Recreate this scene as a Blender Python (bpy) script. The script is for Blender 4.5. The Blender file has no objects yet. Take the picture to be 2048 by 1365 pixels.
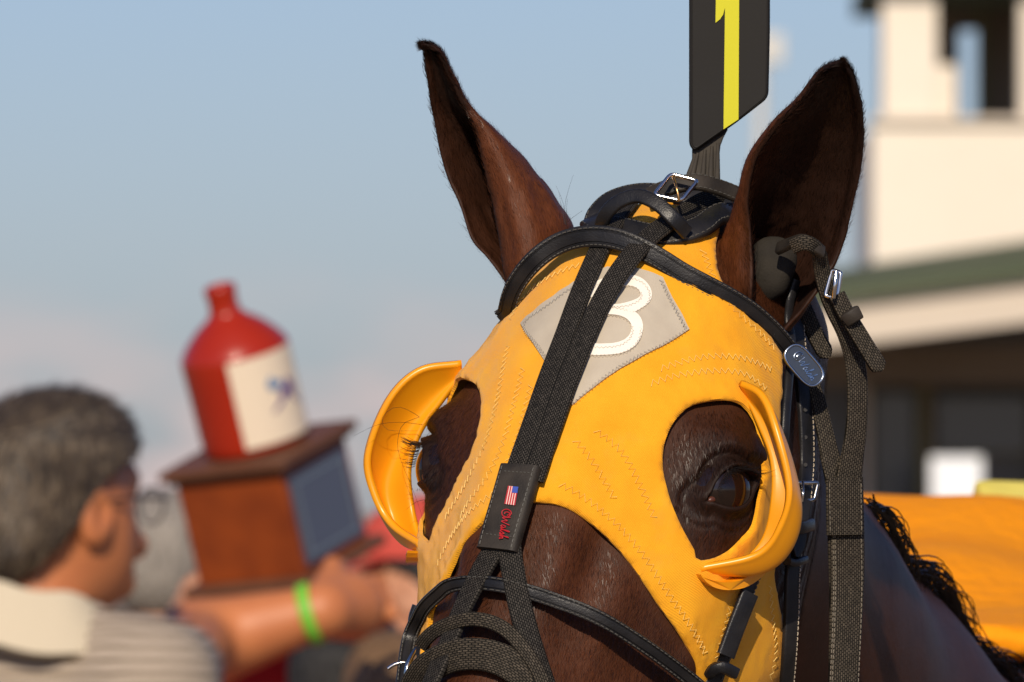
import bpy, bmesh, math, random
import numpy as np
from mathutils import Vector, Matrix, noise
from mathutils.bvhtree import BVHTree
from mathutils.geometry import delaunay_2d_cdt

random.seed(7)
rng = np.random.default_rng(7)
scn = bpy.context.scene
COL = scn.collection

# ------------------------------------------------------------------ camera
KPX = 4.93e-5                       # radians (tangent) per photo pixel
CAM_H = 1.62
PITCH = math.atan((1080 - 682.5) * KPX)
cam_d = bpy.data.cameras.new('camera')
cam = bpy.data.objects.new('camera', cam_d)
COL.objects.link(cam)
cam.location = (0, 0, CAM_H)
cam.rotation_euler = (math.pi / 2 + PITCH, 0, 0)
cam_d.sensor_width = 36
cam_d.lens = 36 / (2048 * KPX)
cam_d.clip_start = 0.1
cam_d.clip_end = 5000
cam_d.dof.use_dof = True
cam_d.dof.focus_distance = 5.99
cam_d.dof.aperture_fstop = 22.0
cam_d.dof.aperture_blades = 0
scn.camera = cam

# ------------------------------------------------------------------ world, sun, exposure
SUN_AZ, SUN_EL = -6.0, 30.0         # degrees; azimuth measured from behind the camera, + = right
w = bpy.data.worlds.new('World')
scn.world = w
w.use_nodes = True
nt = w.node_tree
nt.nodes.clear()
out = nt.nodes.new('ShaderNodeOutputWorld')
bg = nt.nodes.new('ShaderNodeBackground')
sky = nt.nodes.new('ShaderNodeTexSky')
sky.sky_type = 'NISHITA'
sky.sun_disc = False
sky.sun_elevation = math.radians(SUN_EL)
sun_dir = Vector((math.sin(math.radians(SUN_AZ)) * math.cos(math.radians(SUN_EL)),
                  -math.cos(math.radians(SUN_AZ)) * math.cos(math.radians(SUN_EL)),
                  math.sin(math.radians(SUN_EL))))
sky.sun_rotation = math.atan2(sun_dir.x, sun_dir.y)
sky.air_density = 1.0
sky.dust_density = 0.6
sky.ozone_density = 2.5
sky.altitude = 0
bg.inputs['Strength'].default_value = 0.09
# thin pinkish cloud bands low over the whole horizon
tc = nt.nodes.new('ShaderNodeTexCoord')
sep = nt.nodes.new('ShaderNodeSeparateXYZ')
nt.links.new(tc.outputs['Generated'], sep.inputs[0])
mp = nt.nodes.new('ShaderNodeMapping')
mp.inputs['Scale'].default_value = (45, 45, 130)
nt.links.new(tc.outputs['Generated'], mp.inputs[0])
ns = nt.nodes.new('ShaderNodeTexNoise')
ns.inputs['Scale'].default_value = 1.0
ns.inputs['Detail'].default_value = 4.0
nt.links.new(mp.outputs[0], ns.inputs['Vector'])
band = nt.nodes.new('ShaderNodeMapRange')          # cloud only below about 2 degrees
band.inputs['From Min'].default_value = 0.032
band.inputs['From Max'].default_value = 0.004
band.interpolation_type = 'SMOOTHSTEP'
nt.links.new(sep.outputs['Z'], band.inputs['Value'])
cr = nt.nodes.new('ShaderNodeMapRange')
cr.inputs['From Min'].default_value = 0.36
cr.inputs['From Max'].default_value = 0.68
cr.interpolation_type = 'SMOOTHSTEP'
nt.links.new(ns.outputs['Fac'], cr.inputs['Value'])
mul = nt.nodes.new('ShaderNodeMath'); mul.operation = 'MULTIPLY'
nt.links.new(band.outputs[0], mul.inputs[0]); nt.links.new(cr.outputs[0], mul.inputs[1])
mix = nt.nodes.new('ShaderNodeMixRGB')
mix.inputs['Color2'].default_value = (7.4, 5.9, 5.7, 1)
nt.links.new(mul.outputs[0], mix.inputs['Fac'])
tint = nt.nodes.new('ShaderNodeMixRGB'); tint.blend_type = 'MULTIPLY'; tint.inputs['Fac'].default_value = 1.0
tint.inputs['Color2'].default_value = (.66, .72, 1.0, 1)
nt.links.new(sky.outputs[0], tint.inputs['Color1'])
nt.links.new(tint.outputs[0], mix.inputs['Color1'])
nt.links.new(mix.outputs[0], bg.inputs['Color'])
nt.links.new(bg.outputs[0], out.inputs['Surface'])

sl = bpy.data.lights.new('sun', 'SUN')
so = bpy.data.objects.new('sun', sl)
COL.objects.link(so)
sl.energy = 4.2
sl.angle = math.radians(0.53)
sl.color = (1.0, 0.87, 0.69)
so.rotation_euler = (-sun_dir).to_track_quat('-Z', 'Y').to_euler()
so.location = (0, -5, 8)

scn.view_settings.view_transform = 'Standard'
scn.view_settings.look = 'None'
scn.view_settings.exposure = 0.0
scn.view_settings.gamma = 1.0
scn.render.engine = 'CYCLES'

# ------------------------------------------------------------------ helpers
CR = Matrix.Rotation(math.pi / 2 + PITCH, 3, 'X')
CRn = np.array(CR)
CAMP = np.array([0, 0, CAM_H])

def P(px, py, d):
    """photo pixel + distance along the view axis -> world point"""
    v = np.array([(px - 1024) * KPX * d, (682.5 - py) * KPX * d, -d])
    return CRn @ v + CAMP

def proj(p):
    v = (np.asarray(p) - CAMP) @ CRn
    return 1024 + v[..., 0] / -v[..., 2] / KPX, 682.5 - v[..., 1] / -v[..., 2] / KPX

MATS = {}
def mat(name, color, rough=.6, spec=.5, metal=0., bump=None, var=None, coat=0., sheen=0., **kw):
    """procedural principled material; bump=(kind, scale, strength, dist); var=(scale, amount, colour2)"""
    if name in MATS: return MATS[name]
    m = bpy.data.materials.new(name); m.use_nodes = True
    t = m.node_tree; b = t.nodes['Principled BSDF']
    b.inputs['Base Color'].default_value = (*color, 1)
    b.inputs['Roughness'].default_value = rough
    b.inputs['Specular IOR Level'].default_value = spec
    b.inputs['Metallic'].default_value = metal
    b.inputs['Coat Weight'].default_value = coat
    b.inputs['Sheen Weight'].default_value = sheen
    tcn = t.nodes.new('ShaderNodeTexCoord')
    if var:
        n = t.nodes.new('ShaderNodeTexNoise'); n.inputs['Scale'].default_value = var[0]; n.inputs['Detail'].default_value = 6
        t.links.new(tcn.outputs['Object'], n.inputs['Vector'])
        r = t.nodes.new('ShaderNodeMapRange'); r.inputs['From Min'].default_value = .35; r.inputs['From Max'].default_value = .7
        r.inputs['To Max'].default_value = var[1]
        t.links.new(n.outputs['Fac'], r.inputs['Value'])
        mx = t.nodes.new('ShaderNodeMixRGB'); mx.inputs['Color1'].default_value = (*color, 1); mx.inputs['Color2'].default_value = (*var[2], 1)
        t.links.new(r.outputs[0], mx.inputs['Fac']); t.links.new(mx.outputs[0], b.inputs['Base Color'])
        rr = t.nodes.new('ShaderNodeMapRange'); rr.inputs['To Min'].default_value = rough * .8; rr.inputs['To Max'].default_value = min(1, rough * 1.25)
        t.links.new(n.outputs['Fac'], rr.inputs['Value']); t.links.new(rr.outputs[0], b.inputs['Roughness'])
    if bump:
        kind, sc, st, ds = bump
        n = t.nodes.new('ShaderNodeTexNoise'); n.inputs['Scale'].default_value = sc; n.inputs['Detail'].default_value = 4
        t.links.new(tcn.outputs['Object'], n.inputs['Vector'])
        bp = t.nodes.new('ShaderNodeBump'); bp.inputs['Strength'].default_value = st; bp.inputs['Distance'].default_value = ds
        t.links.new(n.outputs['Fac'], bp.inputs['Height']); t.links.new(bp.outputs[0], b.inputs['Normal'])
    MATS[name] = m
    return m

def mk(name, V, F, material, parent=None, uv=None, smooth=True, attr=None, kind=None, sharp=True):
    """link one mesh object; V in world coordinates"""
    V = np.asarray(V, float)
    base = np.array(parent['_o']) if parent is not None and '_o' in parent else np.zeros(3)
    if parent is None:
        base = np.array([V[:, 0].mean(), V[:, 1].mean(), V[:, 2].min()])
    me = bpy.data.meshes.new(name)
    me.from_pydata((V - base).tolist(), [], [list(map(int, f)) for f in F])
    for mm in (material if isinstance(material, (list, tuple)) else [material]):
        me.materials.append(mm)
    if uv is not None:
        uv = np.asarray(uv, float)
        L = me.uv_layers.new(name='UVMap')
        idx = np.empty(len(me.loops), int); me.loops.foreach_get('vertex_index', idx)
        L.data.foreach_set('uv', uv[idx].ravel())
    if attr:
        for an, av in attr.items():
            a = me.attributes.new(an, 'FLOAT', 'POINT'); a.data.foreach_set('value', np.asarray(av, np.float32))
    if smooth:
        me.polygons.foreach_set('use_smooth', np.ones(len(me.polygons), bool))
    me.validate(); me.update()
    if smooth and sharp and len(me.polygons) < 60000: me.set_sharp_from_angle(angle=.95)
    o = bpy.data.objects.new(name, me); COL.objects.link(o)
    if parent is not None:
        o.parent = parent
        o['_o'] = base.tolist()
    else:
        o.location = base; o['_o'] = base.tolist()
    if kind: o['kind'] = kind
    return o

def thing(name, label, cat, loc, group=None):
    o = bpy.data.objects.new(name, None); COL.objects.link(o)
    o.location = loc; o['_o'] = [float(c) for c in loc]
    o['label'] = label; o['category'] = cat
    o.empty_display_size = .05
    if group: o['group'] = group
    return o

def tag(o, label=None, cat=None, group=None, kind=None):
    if label: o['label'] = label
    if cat: o['category'] = cat
    if group: o['group'] = group
    if kind: o['kind'] = kind
    return o

def cr_w(t):
    t2, t3 = t * t, t * t * t
    return np.stack([-.5 * t3 + t2 - .5 * t, 1.5 * t3 - 2.5 * t2 + 1, -1.5 * t3 + 2 * t2 + .5 * t, .5 * t3 - .5 * t2], -1)

def catmull(C, u):
    """C (n,k) control points, u in [0,n-1]"""
    C = np.asarray(C, float); n = len(C)
    i = np.clip(np.floor(u).astype(int), 0, n - 2); t = u - i
    Ce = np.vstack([2 * C[0] - C[1], C, 2 * C[-1] - C[-2]])
    W = cr_w(t)
    return sum(W[:, k:k + 1] * Ce[i + k] for k in range(4))

def dense(C, step):
    C = np.asarray(C, float)
    L = np.linalg.norm(np.diff(C[:, :3], axis=0), axis=1).sum()
    n = max(4, int(L / step))
    uu = np.linspace(0, len(C) - 1, n * 4)
    D = catmull(C, uu)
    s = np.concatenate([[0], np.cumsum(np.linalg.norm(np.diff(D[:, :3], axis=0), axis=1))])
    ss = np.linspace(0, s[-1], n)
    return catmull(C, np.interp(ss, s, uu)), ss

def grid_faces(n, m, wrap=False):
    F = []
    for i in range(n - 1):
        for j in range(m if wrap else m - 1):
            k = (j + 1) % m
            F.append((i * m + j, (i + 1) * m + j, (i + 1) * m + k, i * m + k))
    return F

def normalize(a): return a / np.maximum(np.linalg.norm(a, axis=-1, keepdims=True), 1e-9)

def tube(pts, r, m=8, cap=True):
    """round tube along points, radius scalar or list"""
    pts = np.asarray(pts, float); n = len(pts); r = np.broadcast_to(np.asarray(r, float), (n,))
    T = normalize(np.gradient(pts, axis=0))
    up = np.array([.13, .31, .94]); V = []; N = normalize(np.cross(T[0], up))
    for i in range(n):
        N = normalize(N - T[i] * (N @ T[i])); B = np.cross(T[i], N)
        for j in range(m):
            a = 2 * math.pi * j / m
            V.append(pts[i] + r[i] * (math.cos(a) * N + math.sin(a) * B))
    F = grid_faces(n, m, True)
    if cap: F += [tuple(range(m)), tuple(range((n - 1) * m, n * m))[::-1]]
    return np.array(V), F

def join(parts):
    V = []; F = []; o = 0
    for v, f in parts:
        V.append(np.asarray(v)); F += [tuple(i + o for i in q) for q in f]; o += len(v)
    return np.vstack(V), F

def box(c, sx, sy, sz, R=None, bev=0.):
    """box (optionally chamfered) centred on c with axes R (columns)"""
    R = np.eye(3) if R is None else np.asarray(R)
    bm = bmesh.new(); bmesh.ops.create_cube(bm, size=1)
    for v in bm.verts: v.co = Vector((v.co.x * sx, v.co.y * sy, v.co.z * sz))
    if bev: bmesh.ops.bevel(bm, geom=bm.edges[:], offset=bev, segments=2, affect='EDGES', profile=.6)
    V = np.array([v.co[:] for v in bm.verts]); F = [[v.index for v in f.verts] for f in bm.faces]
    bm.verts.index_update(); F = [[v.index for v in f.verts] for f in bm.faces]; bm.free()
    return V @ R.T + np.asarray(c), F

def pip(poly, pts):
    """vectorised point in polygon"""
    poly = np.asarray(poly); x, y = pts[:, 0], pts[:, 1]; ins = np.zeros(len(pts), bool)
    j = len(poly) - 1
    for i in range(len(poly)):
        xi, yi = poly[i]; xj, yj = poly[j]
        c = ((yi > y) != (yj > y)) & (x < (xj - xi) * (y - yi) / (yj - yi + 1e-15) + xi)
        ins ^= c; j = i
    return ins

def surface_nets(F, org, h):
    """iso-surface of F<0 on a regular grid"""
    nx, ny, nz = F.shape
    S = F < 0
    acc = np.zeros((nx - 1, ny - 1, nz - 1, 3)); cnt = np.zeros((nx - 1, ny - 1, nz - 1))
    for ax in range(3):
        o1, o2 = [a for a in range(3) if a != ax]
        for p in (0, 1):
            for q in (0, 1):
                s0 = [slice(0, -1)] * 3
                s0[o1] = slice(p, F.shape[o1] - 1 + p); s0[o2] = slice(q, F.shape[o2] - 1 + q)
                s1 = list(s0); s0[ax] = slice(0, -1); s1[ax] = slice(1, None)
                a, b = F[tuple(s0)], F[tuple(s1)]
                c = (a < 0) != (b < 0)
                t = np.where(c, a / np.where(c, a - b, 1), 0)
                acc[..., ax] += np.where(c, t, 0); acc[..., o1] += c * p; acc[..., o2] += c * q
                cnt += c
    act = cnt > 0
    idx = -np.ones(cnt.shape, int); idx[act] = np.arange(act.sum())
    ijk = np.argwhere(act)
    V = (ijk + acc[act] / cnt[act][:, None]) * h + np.asarray(org)
    Fs = []
    for ax in range(3):
        o1, o2 = (ax + 1) % 3, (ax + 2) % 3
        s0 = [slice(None)] * 3; s1 = [slice(None)] * 3
        s0[ax] = slice(0, -1); s1[ax] = slice(1, None)
        A, B = S[tuple(s0)], S[tuple(s1)]
        E = np.argwhere(A != B)
        ok = (E[:, o1] > 0) & (E[:, o2] > 0) & (E[:, o1] < F.shape[o1] - 1) & (E[:, o2] < F.shape[o2] - 1)
        E = E[ok]
        def cell(d1, d2):
            c = E.copy(); c[:, o1] -= d1; c[:, o2] -= d2
            return idx[c[:, 0], c[:, 1], c[:, 2]]
        q = np.stack([cell(1, 1), cell(0, 1), cell(0, 0), cell(1, 0)], 1)
        fl = ~A[E[:, 0], E[:, 1], E[:, 2]]
        q[fl] = q[fl][:, ::-1]
        Fs.append(q)
    return V, np.vstack(Fs)

def rcone(Pt, a, b, ra, rb):
    """distance to a tapered capsule"""
    a = np.asarray(a, float); b = np.asarray(b, float); ab = b - a
    t = np.clip(((Pt - a) @ ab) / (ab @ ab), 0, 1)
    return np.linalg.norm(Pt - a - t[..., None] * ab, axis=-1) - (ra + (rb - ra) * t)

def ellip(Pt, c, r, R=None):
    q = Pt - np.asarray(c)
    if R is not None: q = q @ np.asarray(R)
    r = np.asarray(r, float)
    k0 = np.linalg.norm(q / r, axis=-1); k1 = np.linalg.norm(q / r ** 2, axis=-1)
    return k0 * (k0 - 1) / np.maximum(k1, 1e-9)

def smin(a, b, k):
    h = np.maximum(k - np.abs(a - b), 0) / k
    return np.minimum(a, b) - h * h * k * .25

def sdf_mesh(fn, lo, hi, h):
    lo = np.asarray(lo, float); hi = np.asarray(hi, float)
    n = np.ceil((hi - lo) / h).astype(int) + 1
    ax = [lo[i] + h * np.arange(n[i]) for i in range(3)]
    G = np.stack(np.meshgrid(*ax, indexing='ij'), -1)
    return surface_nets(fn(G), lo, h)

# ------------------------------------------------------------------ materials
def fur_mat(name='bay_coat', rough=.55, spec=.16):
    m = bpy.data.materials.new(name); m.use_nodes = True
    t = m.node_tree; b = t.nodes['Principled BSDF']; L = t.links
    at = t.nodes.new('ShaderNodeAttribute'); at.attribute_name = 'tone'
    rp = t.nodes.new('ShaderNodeValToRGB')
    e = rp.color_ramp.elements
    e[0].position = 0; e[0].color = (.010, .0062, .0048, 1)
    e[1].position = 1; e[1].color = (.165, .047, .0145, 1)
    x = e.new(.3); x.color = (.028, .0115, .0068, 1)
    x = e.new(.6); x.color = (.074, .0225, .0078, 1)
    L.new(at.outputs['Fac'], rp.inputs['Fac'])
    uv = t.nodes.new('ShaderNodeUVMap'); uv.uv_map = 'UVMap'
    mp_ = t.nodes.new('ShaderNodeMapping'); mp_.inputs['Scale'].default_value = (1500, 230, 1)
    L.new(uv.outputs[0], mp_.inputs[0])
    n1 = t.nodes.new('ShaderNodeTexNoise'); n1.inputs['Scale'].default_value = 1; n1.inputs['Detail'].default_value = 3
    L.new(mp_.outputs[0], n1.inputs['Vector'])
    n2 = t.nodes.new('ShaderNodeTexNoise'); n2.inputs['Scale'].default_value = 60; n2.inputs['Detail'].default_value = 5
    L.new(uv.outputs[0], n2.inputs['Vector'])
    ad = t.nodes.new('ShaderNodeMath'); ad.operation = 'MULTIPLY_ADD'; ad.inputs[1].default_value = 1.1; ad.inputs[2].default_value = .42
    L.new(n1.outputs['Fac'], ad.inputs[0])
    ad2 = t.nodes.new('ShaderNodeMath'); ad2.operation = 'MULTIPLY_ADD'; ad2.inputs[1].default_value = .7; ad2.inputs[2].default_value = .48
    L.new(n2.outputs['Fac'], ad2.inputs[0])
    mm = t.nodes.new('ShaderNodeMath'); mm.operation = 'MULTIPLY'
    L.new(ad.outputs[0], mm.inputs[0]); L.new(ad2.outputs[0], mm.inputs[1])
    mx = t.nodes.new('ShaderNodeVectorMath'); mx.operation = 'SCALE'
    L.new(rp.outputs[0], mx.inputs[0]); L.new(mm.outputs[0], mx.inputs['Scale'])
    L.new(mx.outputs[0], b.inputs['Base Color'])
    b.inputs['Roughness'].default_value = rough
    b.inputs['Specular IOR Level'].default_value = spec
    bp = t.nodes.new('ShaderNodeBump'); bp.inputs['Strength'].default_value = .55; bp.inputs['Distance'].default_value = .0008
    L.new(n1.outputs['Fac'], bp.inputs['Height']); L.new(bp.outputs[0], b.inputs['Normal'])
    return m

def cloth_mat(name, color, color2, scale, rough=.75, sheen=.15):
    """knit fabric: fine diagonal ribs from UV in metres"""
    m = bpy.data.materials.new(name); m.use_nodes = True
    t = m.node_tree; b = t.nodes['Principled BSDF']; L = t.links
    uv = t.nodes.new('ShaderNodeUVMap'); uv.uv_map = 'UVMap'
    mp_ = t.nodes.new('ShaderNodeMapping'); mp_.inputs['Rotation'].default_value = (0, 0, .6)
    L.new(uv.outputs[0], mp_.inputs[0])
    wv = t.nodes.new('ShaderNodeTexWave'); wv.inputs['Scale'].default_value = scale; wv.inputs['Distortion'].default_value = 1.2
    wv.inputs['Detail'].default_value = 2; wv.inputs['Detail Scale'].default_value = 2
    L.new(mp_.outputs[0], wv.inputs['Vector'])
    n2 = t.nodes.new('ShaderNodeTexNoise'); n2.inputs['Scale'].default_value = 38; n2.inputs['Detail'].default_value = 6
    L.new(uv.outputs[0], n2.inputs['Vector'])
    n3 = t.nodes.new('ShaderNodeTexNoise'); n3.inputs['Scale'].default_value = 900; n3.inputs['Detail'].default_value = 2
    L.new(uv.outputs[0], n3.inputs['Vector'])
    mr = t.nodes.new('ShaderNodeMapRange'); mr.inputs['From Min'].default_value = .35; mr.inputs['From Max'].default_value = .72
    L.new(n2.outputs['Fac'], mr.inputs['Value'])
    mx = t.nodes.new('ShaderNodeMixRGB'); mx.inputs['Color1'].default_value = (*color, 1); mx.inputs['Color2'].default_value = (*color2, 1)
    L.new(mr.outputs[0], mx.inputs['Fac'])
    n4 = t.nodes.new('ShaderNodeTexNoise'); n4.inputs['Scale'].default_value = 14; n4.inputs['Detail'].default_value = 8; n4.inputs['Roughness'].default_value = .7
    L.new(uv.outputs[0], n4.inputs['Vector'])
    m4 = t.nodes.new('ShaderNodeMapRange'); m4.inputs['From Min'].default_value = .55; m4.inputs['From Max'].default_value = .78; m4.inputs['To Max'].default_value = .5
    L.new(n4.outputs['Fac'], m4.inputs['Value'])
    mx4 = t.nodes.new('ShaderNodeMixRGB'); mx4.inputs['Color2'].default_value = (.62, .36, .05, 1)
    L.new(m4.outputs[0], mx4.inputs['Fac']); L.new(mx.outputs[0], mx4.inputs['Color1']); mx = mx4
    sc_ = t.nodes.new('ShaderNodeMapRange'); sc_.inputs['To Min'].default_value = .84; sc_.inputs['To Max'].default_value = 1.06
    L.new(wv.outputs['Fac'], sc_.inputs['Value'])
    vs = t.nodes.new('ShaderNodeVectorMath'); vs.operation = 'SCALE'
    L.new(mx.outputs[0], vs.inputs[0]); L.new(sc_.outputs[0], vs.inputs['Scale'])
    L.new(vs.outputs[0], b.inputs['Base Color'])
    b.inputs['Roughness'].default_value = rough; b.inputs['Sheen Weight'].default_value = sheen; b.inputs['Specular IOR Level'].default_value = .2
    sm = t.nodes.new('ShaderNodeMath'); sm.operation = 'ADD'
    L.new(wv.outputs['Fac'], sm.inputs[0]); L.new(n3.outputs['Fac'], sm.inputs[1])
    bp = t.nodes.new('ShaderNodeBump'); bp.inputs['Strength'].default_value = .5; bp.inputs['Distance'].default_value = .0004
    L.new(sm.outputs[0], bp.inputs['Height']); L.new(bp.outputs[0], b.inputs['Normal'])
    return m

def web_mat(name, dark, light, sx=420, sy=900, amount=1.0):
    """woven nylon webbing from strap UV (along, across) in metres"""
    m = bpy.data.materials.new(name); m.use_nodes = True
    t = m.node_tree; b = t.nodes['Principled BSDF']; L = t.links
    uv = t.nodes.new('ShaderNodeUVMap'); uv.uv_map = 'UVMap'
    mp_ = t.nodes.new('ShaderNodeMapping'); mp_.inputs['Scale'].default_value = (sx, sy, 1)
    L.new(uv.outputs[0], mp_.inputs[0])
    br = t.nodes.new('ShaderNodeTexBrick'); br.inputs['Scale'].default_value = 1
    br.inputs['Color1'].default_value = (1, 1, 1, 1); br.inputs['Color2'].default_value = (.55, .55, .55, 1); br.inputs['Mortar'].default_value = (0, 0, 0, 1)
    br.inputs['Mortar Size'].default_value = .14; br.inputs['Mortar Smooth'].default_value = .6
    br.inputs['Brick Width'].default_value = .9; br.inputs['Row Height'].default_value = .62
    L.new(mp_.outputs[0], br.inputs['Vector'])
    n2 = t.nodes.new('ShaderNodeTexNoise'); n2.inputs['Scale'].default_value = 300; n2.inputs['Detail'].default_value = 3
    L.new(uv.outputs[0], n2.inputs['Vector'])
    mu = t.nodes.new('ShaderNodeMath'); mu.operation = 'MULTIPLY'
    L.new(br.outputs['Color'], mu.inputs[0]); L.new(n2.outputs['Fac'], mu.inputs[1])
    mx = t.nodes.new('ShaderNodeMixRGB'); mx.inputs['Color1'].default_value = (*dark, 1); mx.inputs['Color2'].default_value = (*light, 1)
    L.new(mu.outputs[0], mx.inputs['Fac']); L.new(mx.outputs[0], b.inputs['Base Color'])
    b.inputs['Roughness'].default_value = .7; b.inputs['Specular IOR Level'].default_value = .15
    bp = t.nodes.new('ShaderNodeBump'); bp.inputs['Strength'].default_value = amount; bp.inputs['Distance'].default_value = .0008
    L.new(br.outputs['Color'], bp.inputs['Height']); L.new(bp.outputs[0], b.inputs['Normal'])
    return m

M_FUR = fur_mat()
M_HAIRS = fur_mat('bay_hairs', .38, .28)
M_HOOD = cloth_mat('yellow_knit', (.90, .41, .012), (.86, .35, .007), 420)
M_LEATHER = mat('black_leather', (.008, .008, .0095), .36, .32, bump=('n', 900, .35, .0006), var=(60, .7, (.024, .022, .022)))
M_LEATHER_BR = mat('worn_dark_leather', (.014, .0115, .0095), .55, .25, bump=('n', 900, .35, .0006), var=(60, .8, (.045, .036, .028)))
M_WEB = web_mat('black_webbing', (.002, .002, .002), (.11, .095, .08), 400, 500)
M_WEB2 = web_mat('charcoal_webbing', (.008, .007, .0055), (.15, .122, .09), 400, 480, .8)
M_CUP = mat('yellow_plastic', (.84, .33, .006), .32, .5, bump=('n', 300, .05, .0005), var=(40, .35, (.80, .27, .004)))
M_PATCH = mat('grey_vinyl', (.47, .41, .32), .62, .3, bump=('n', 1500, .25, .0003), var=(70, .4, (.38, .32, .25)))
M_WHITE = mat('white_vinyl', (.80, .75, .66), .55, .3, bump=('n', 1500, .15, .0003))
M_THREAD_Y = mat('pale_yellow_thread', (.90, .66, .22), .6)
M_THREAD_G = mat('grey_thread', (.42, .40, .36), .6)
M_THREAD_K = mat('dark_thread', (.09, .085, .075), .6)
M_THREAD_D = mat('brown_thread', (.17, .145, .11), .7)
M_THREAD_W = mat('tan_thread', (.50, .42, .32), .6)
M_STEEL = mat('polished_steel', (.62, .60, .57), .18, .5, 1.0, bump=('n', 200, .06, .0005))
M_BRASS = mat('brass', (.62, .33, .12), .28, .5, 1.0)
M_EYE = mat('dark_eyeball', (.012, .006, .004), .10, .35, coat=.25)
M_EYE2 = mat('eye_rim', (.075, .022, .012), .35, .4)
M_LASH = mat('black_hair', (.008, .006, .006), .45, .5)

# ------------------------------------------------------------------ horse head frame and loft
_X = normalize(np.array([.88, -.063, .47]))
_Y = np.array([.36, .697, -.62]); _Y = normalize(_Y - _X * (_X @ _Y)); _Z = np.cross(_X, _Y)
_a = math.radians(10)
_Y, _Z = math.cos(_a) * _Y + math.sin(_a) * _Z, math.cos(_a) * _Z - math.sin(_a) * _Y
HR = CRn @ np.stack([_X, _Y, _Z], 1)             # head frame -> world
HO = P(1092, 805, 6.0)
def HW(p): return np.asarray(p, float) @ HR.T + HO
def WH(p): return (np.asarray(p, float) - HO) @ HR

HLEV = [
 (.214, [(0,-.118),(.004,-.119),(.008,-.121),(.010,-.124),(.011,-.128),(.011,-.132),(.010,-.136),(.008,-.139),(.004,-.141),(0,-.142)]),
 (.203, [(0,-.078),(.016,-.081),(.028,-.088),(.037,-.098),(.043,-.111),(.046,-.126),(.045,-.143),(.039,-.160),(.024,-.174),(0,-.179)]),
 (.182, [(0,-.048),(.020,-.051),(.038,-.060),(.051,-.073),(.060,-.091),(.065,-.112),(.066,-.14),(.060,-.175),(.038,-.205),(0,-.21)]),
 (.150, [(0,-.026),(.022,-.030),(.042,-.039),(.057,-.053),(.068,-.072),(.074,-.100),(.075,-.135),(.067,-.18),(.040,-.22),(0,-.23)]),
 (.115, [(0,-.011),(.025,-.015),(.047,-.027),(.064,-.043),(.076,-.063),(.083,-.092),(.083,-.132),(.072,-.186),(.040,-.232),(0,-.242)]),
 (.080, [(0,-.006),(.027,-.011),(.051,-.024),(.071,-.040),(.085,-.059),(.093,-.086),(.091,-.132),(.076,-.192),(.041,-.241),(0,-.250)]),
 (.045, [(0,-.005),(.028,-.009),(.053,-.021),(.076,-.036),(.094,-.053),(.101,-.080),(.096,-.132),(.084,-.199),(.048,-.251),(0,-.258)]),
 (.015, [(0,-.005),(.028,-.009),(.052,-.021),(.077,-.037),(.100,-.052),(.107,-.077),(.100,-.132),(.089,-.201),(.052,-.256),(0,-.264)]),
 (-.015,[(0,-.006),(.027,-.010),(.049,-.024),(.074,-.041),(.099,-.057),(.107,-.079),(.102,-.132),(.095,-.202),(.056,-.258),(0,-.268)]),
 (-.045,[(0,-.009),(.026,-.014),(.046,-.031),(.068,-.050),(.089,-.067),(.100,-.090),(.100,-.131),(.097,-.199),(.057,-.254),(0,-.266)]),
 (-.080,[(0,-.015),(.025,-.021),(.043,-.038),(.061,-.056),(.078,-.075),(.091,-.098),(.095,-.131),(.092,-.192),(.054,-.242),(0,-.252)]),
 (-.120,[(0,-.026),(.024,-.033),(.040,-.048),(.054,-.064),(.066,-.081),(.078,-.101),(.082,-.126),(.077,-.176),(.046,-.214),(0,-.222)]),
 (-.180,[(0,-.040),(.022,-.046),(.035,-.056),(.045,-.070),(.054,-.086),(.060,-.101),(.060,-.121),(.050,-.146),(.030,-.166),(0,-.171)]),
 (-.270,[(0,-.056),(.020,-.060),(.031,-.068),(.039,-.080),(.045,-.092),(.048,-.104),(.047,-.118),(.039,-.136),(.023,-.150),(0,-.154)]),
 (-.340,[(0,-.068),(.022,-.070),(.036,-.077),(.046,-.088),(.052,-.099),(.053,-.110),(.049,-.124),(.039,-.139),(.022,-.151),(0,-.154)]),
 (-.390,[(0,-.082),(.018,-.084),(.031,-.090),(.040,-.098),(.044,-.106),(.044,-.115),(.040,-.126),(.032,-.136),(.018,-.143),(0,-.145)]),
 (-.412,[(0,-.108),(.005,-.109),(.009,-.110),(.011,-.112),(.012,-.114),(.012,-.116),(.011,-.118),(.009,-.120),(.005,-.121),(0,-.122)]),
]
lev_y = np.array([l[0] for l in HLEV])
lev_c = np.array([l[1] for l in HLEV])                     # (n,10,2)
# rows denser at the eyes
def seg(a, b, st): return np.linspace(a, b, max(2, int(abs(b - a) / st)), endpoint=False)
YS = np.concatenate([seg(.214, .032, .0026), seg(.032, -.062, .0011), seg(-.062, -.20, .0022), seg(-.20, -.412, .004), [-.412]])
US = np.concatenate([seg(0, 3.0, .085), seg(3.0, 6.3, .034), seg(6.3, 9, .12), [9.0]])
lu = np.interp(-YS, -lev_y, np.arange(len(lev_y)))         # fractional level
ROW = catmull(lev_c.reshape(len(lev_y), -1), lu).reshape(len(YS), 10, 2)
ROW[:, 0, 0] = 0; ROW[:, 9, 0] = 0
def prof(row):                                             # spline through half profile, mirrored ends for tangents
    Ce = np.vstack([[[-row[1, 0], row[1, 1]]], row, [[-row[8, 0], row[8, 1]]]])
    i = np.clip(np.floor(US).astype(int), 0, 8); t = US - i; W = cr_w(t)
    return sum(W[:, k:k + 1] * Ce[i + k] for k in range(4))
half = np.stack([prof(r) for r in ROW])                    # (ny,nu,2)
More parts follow.
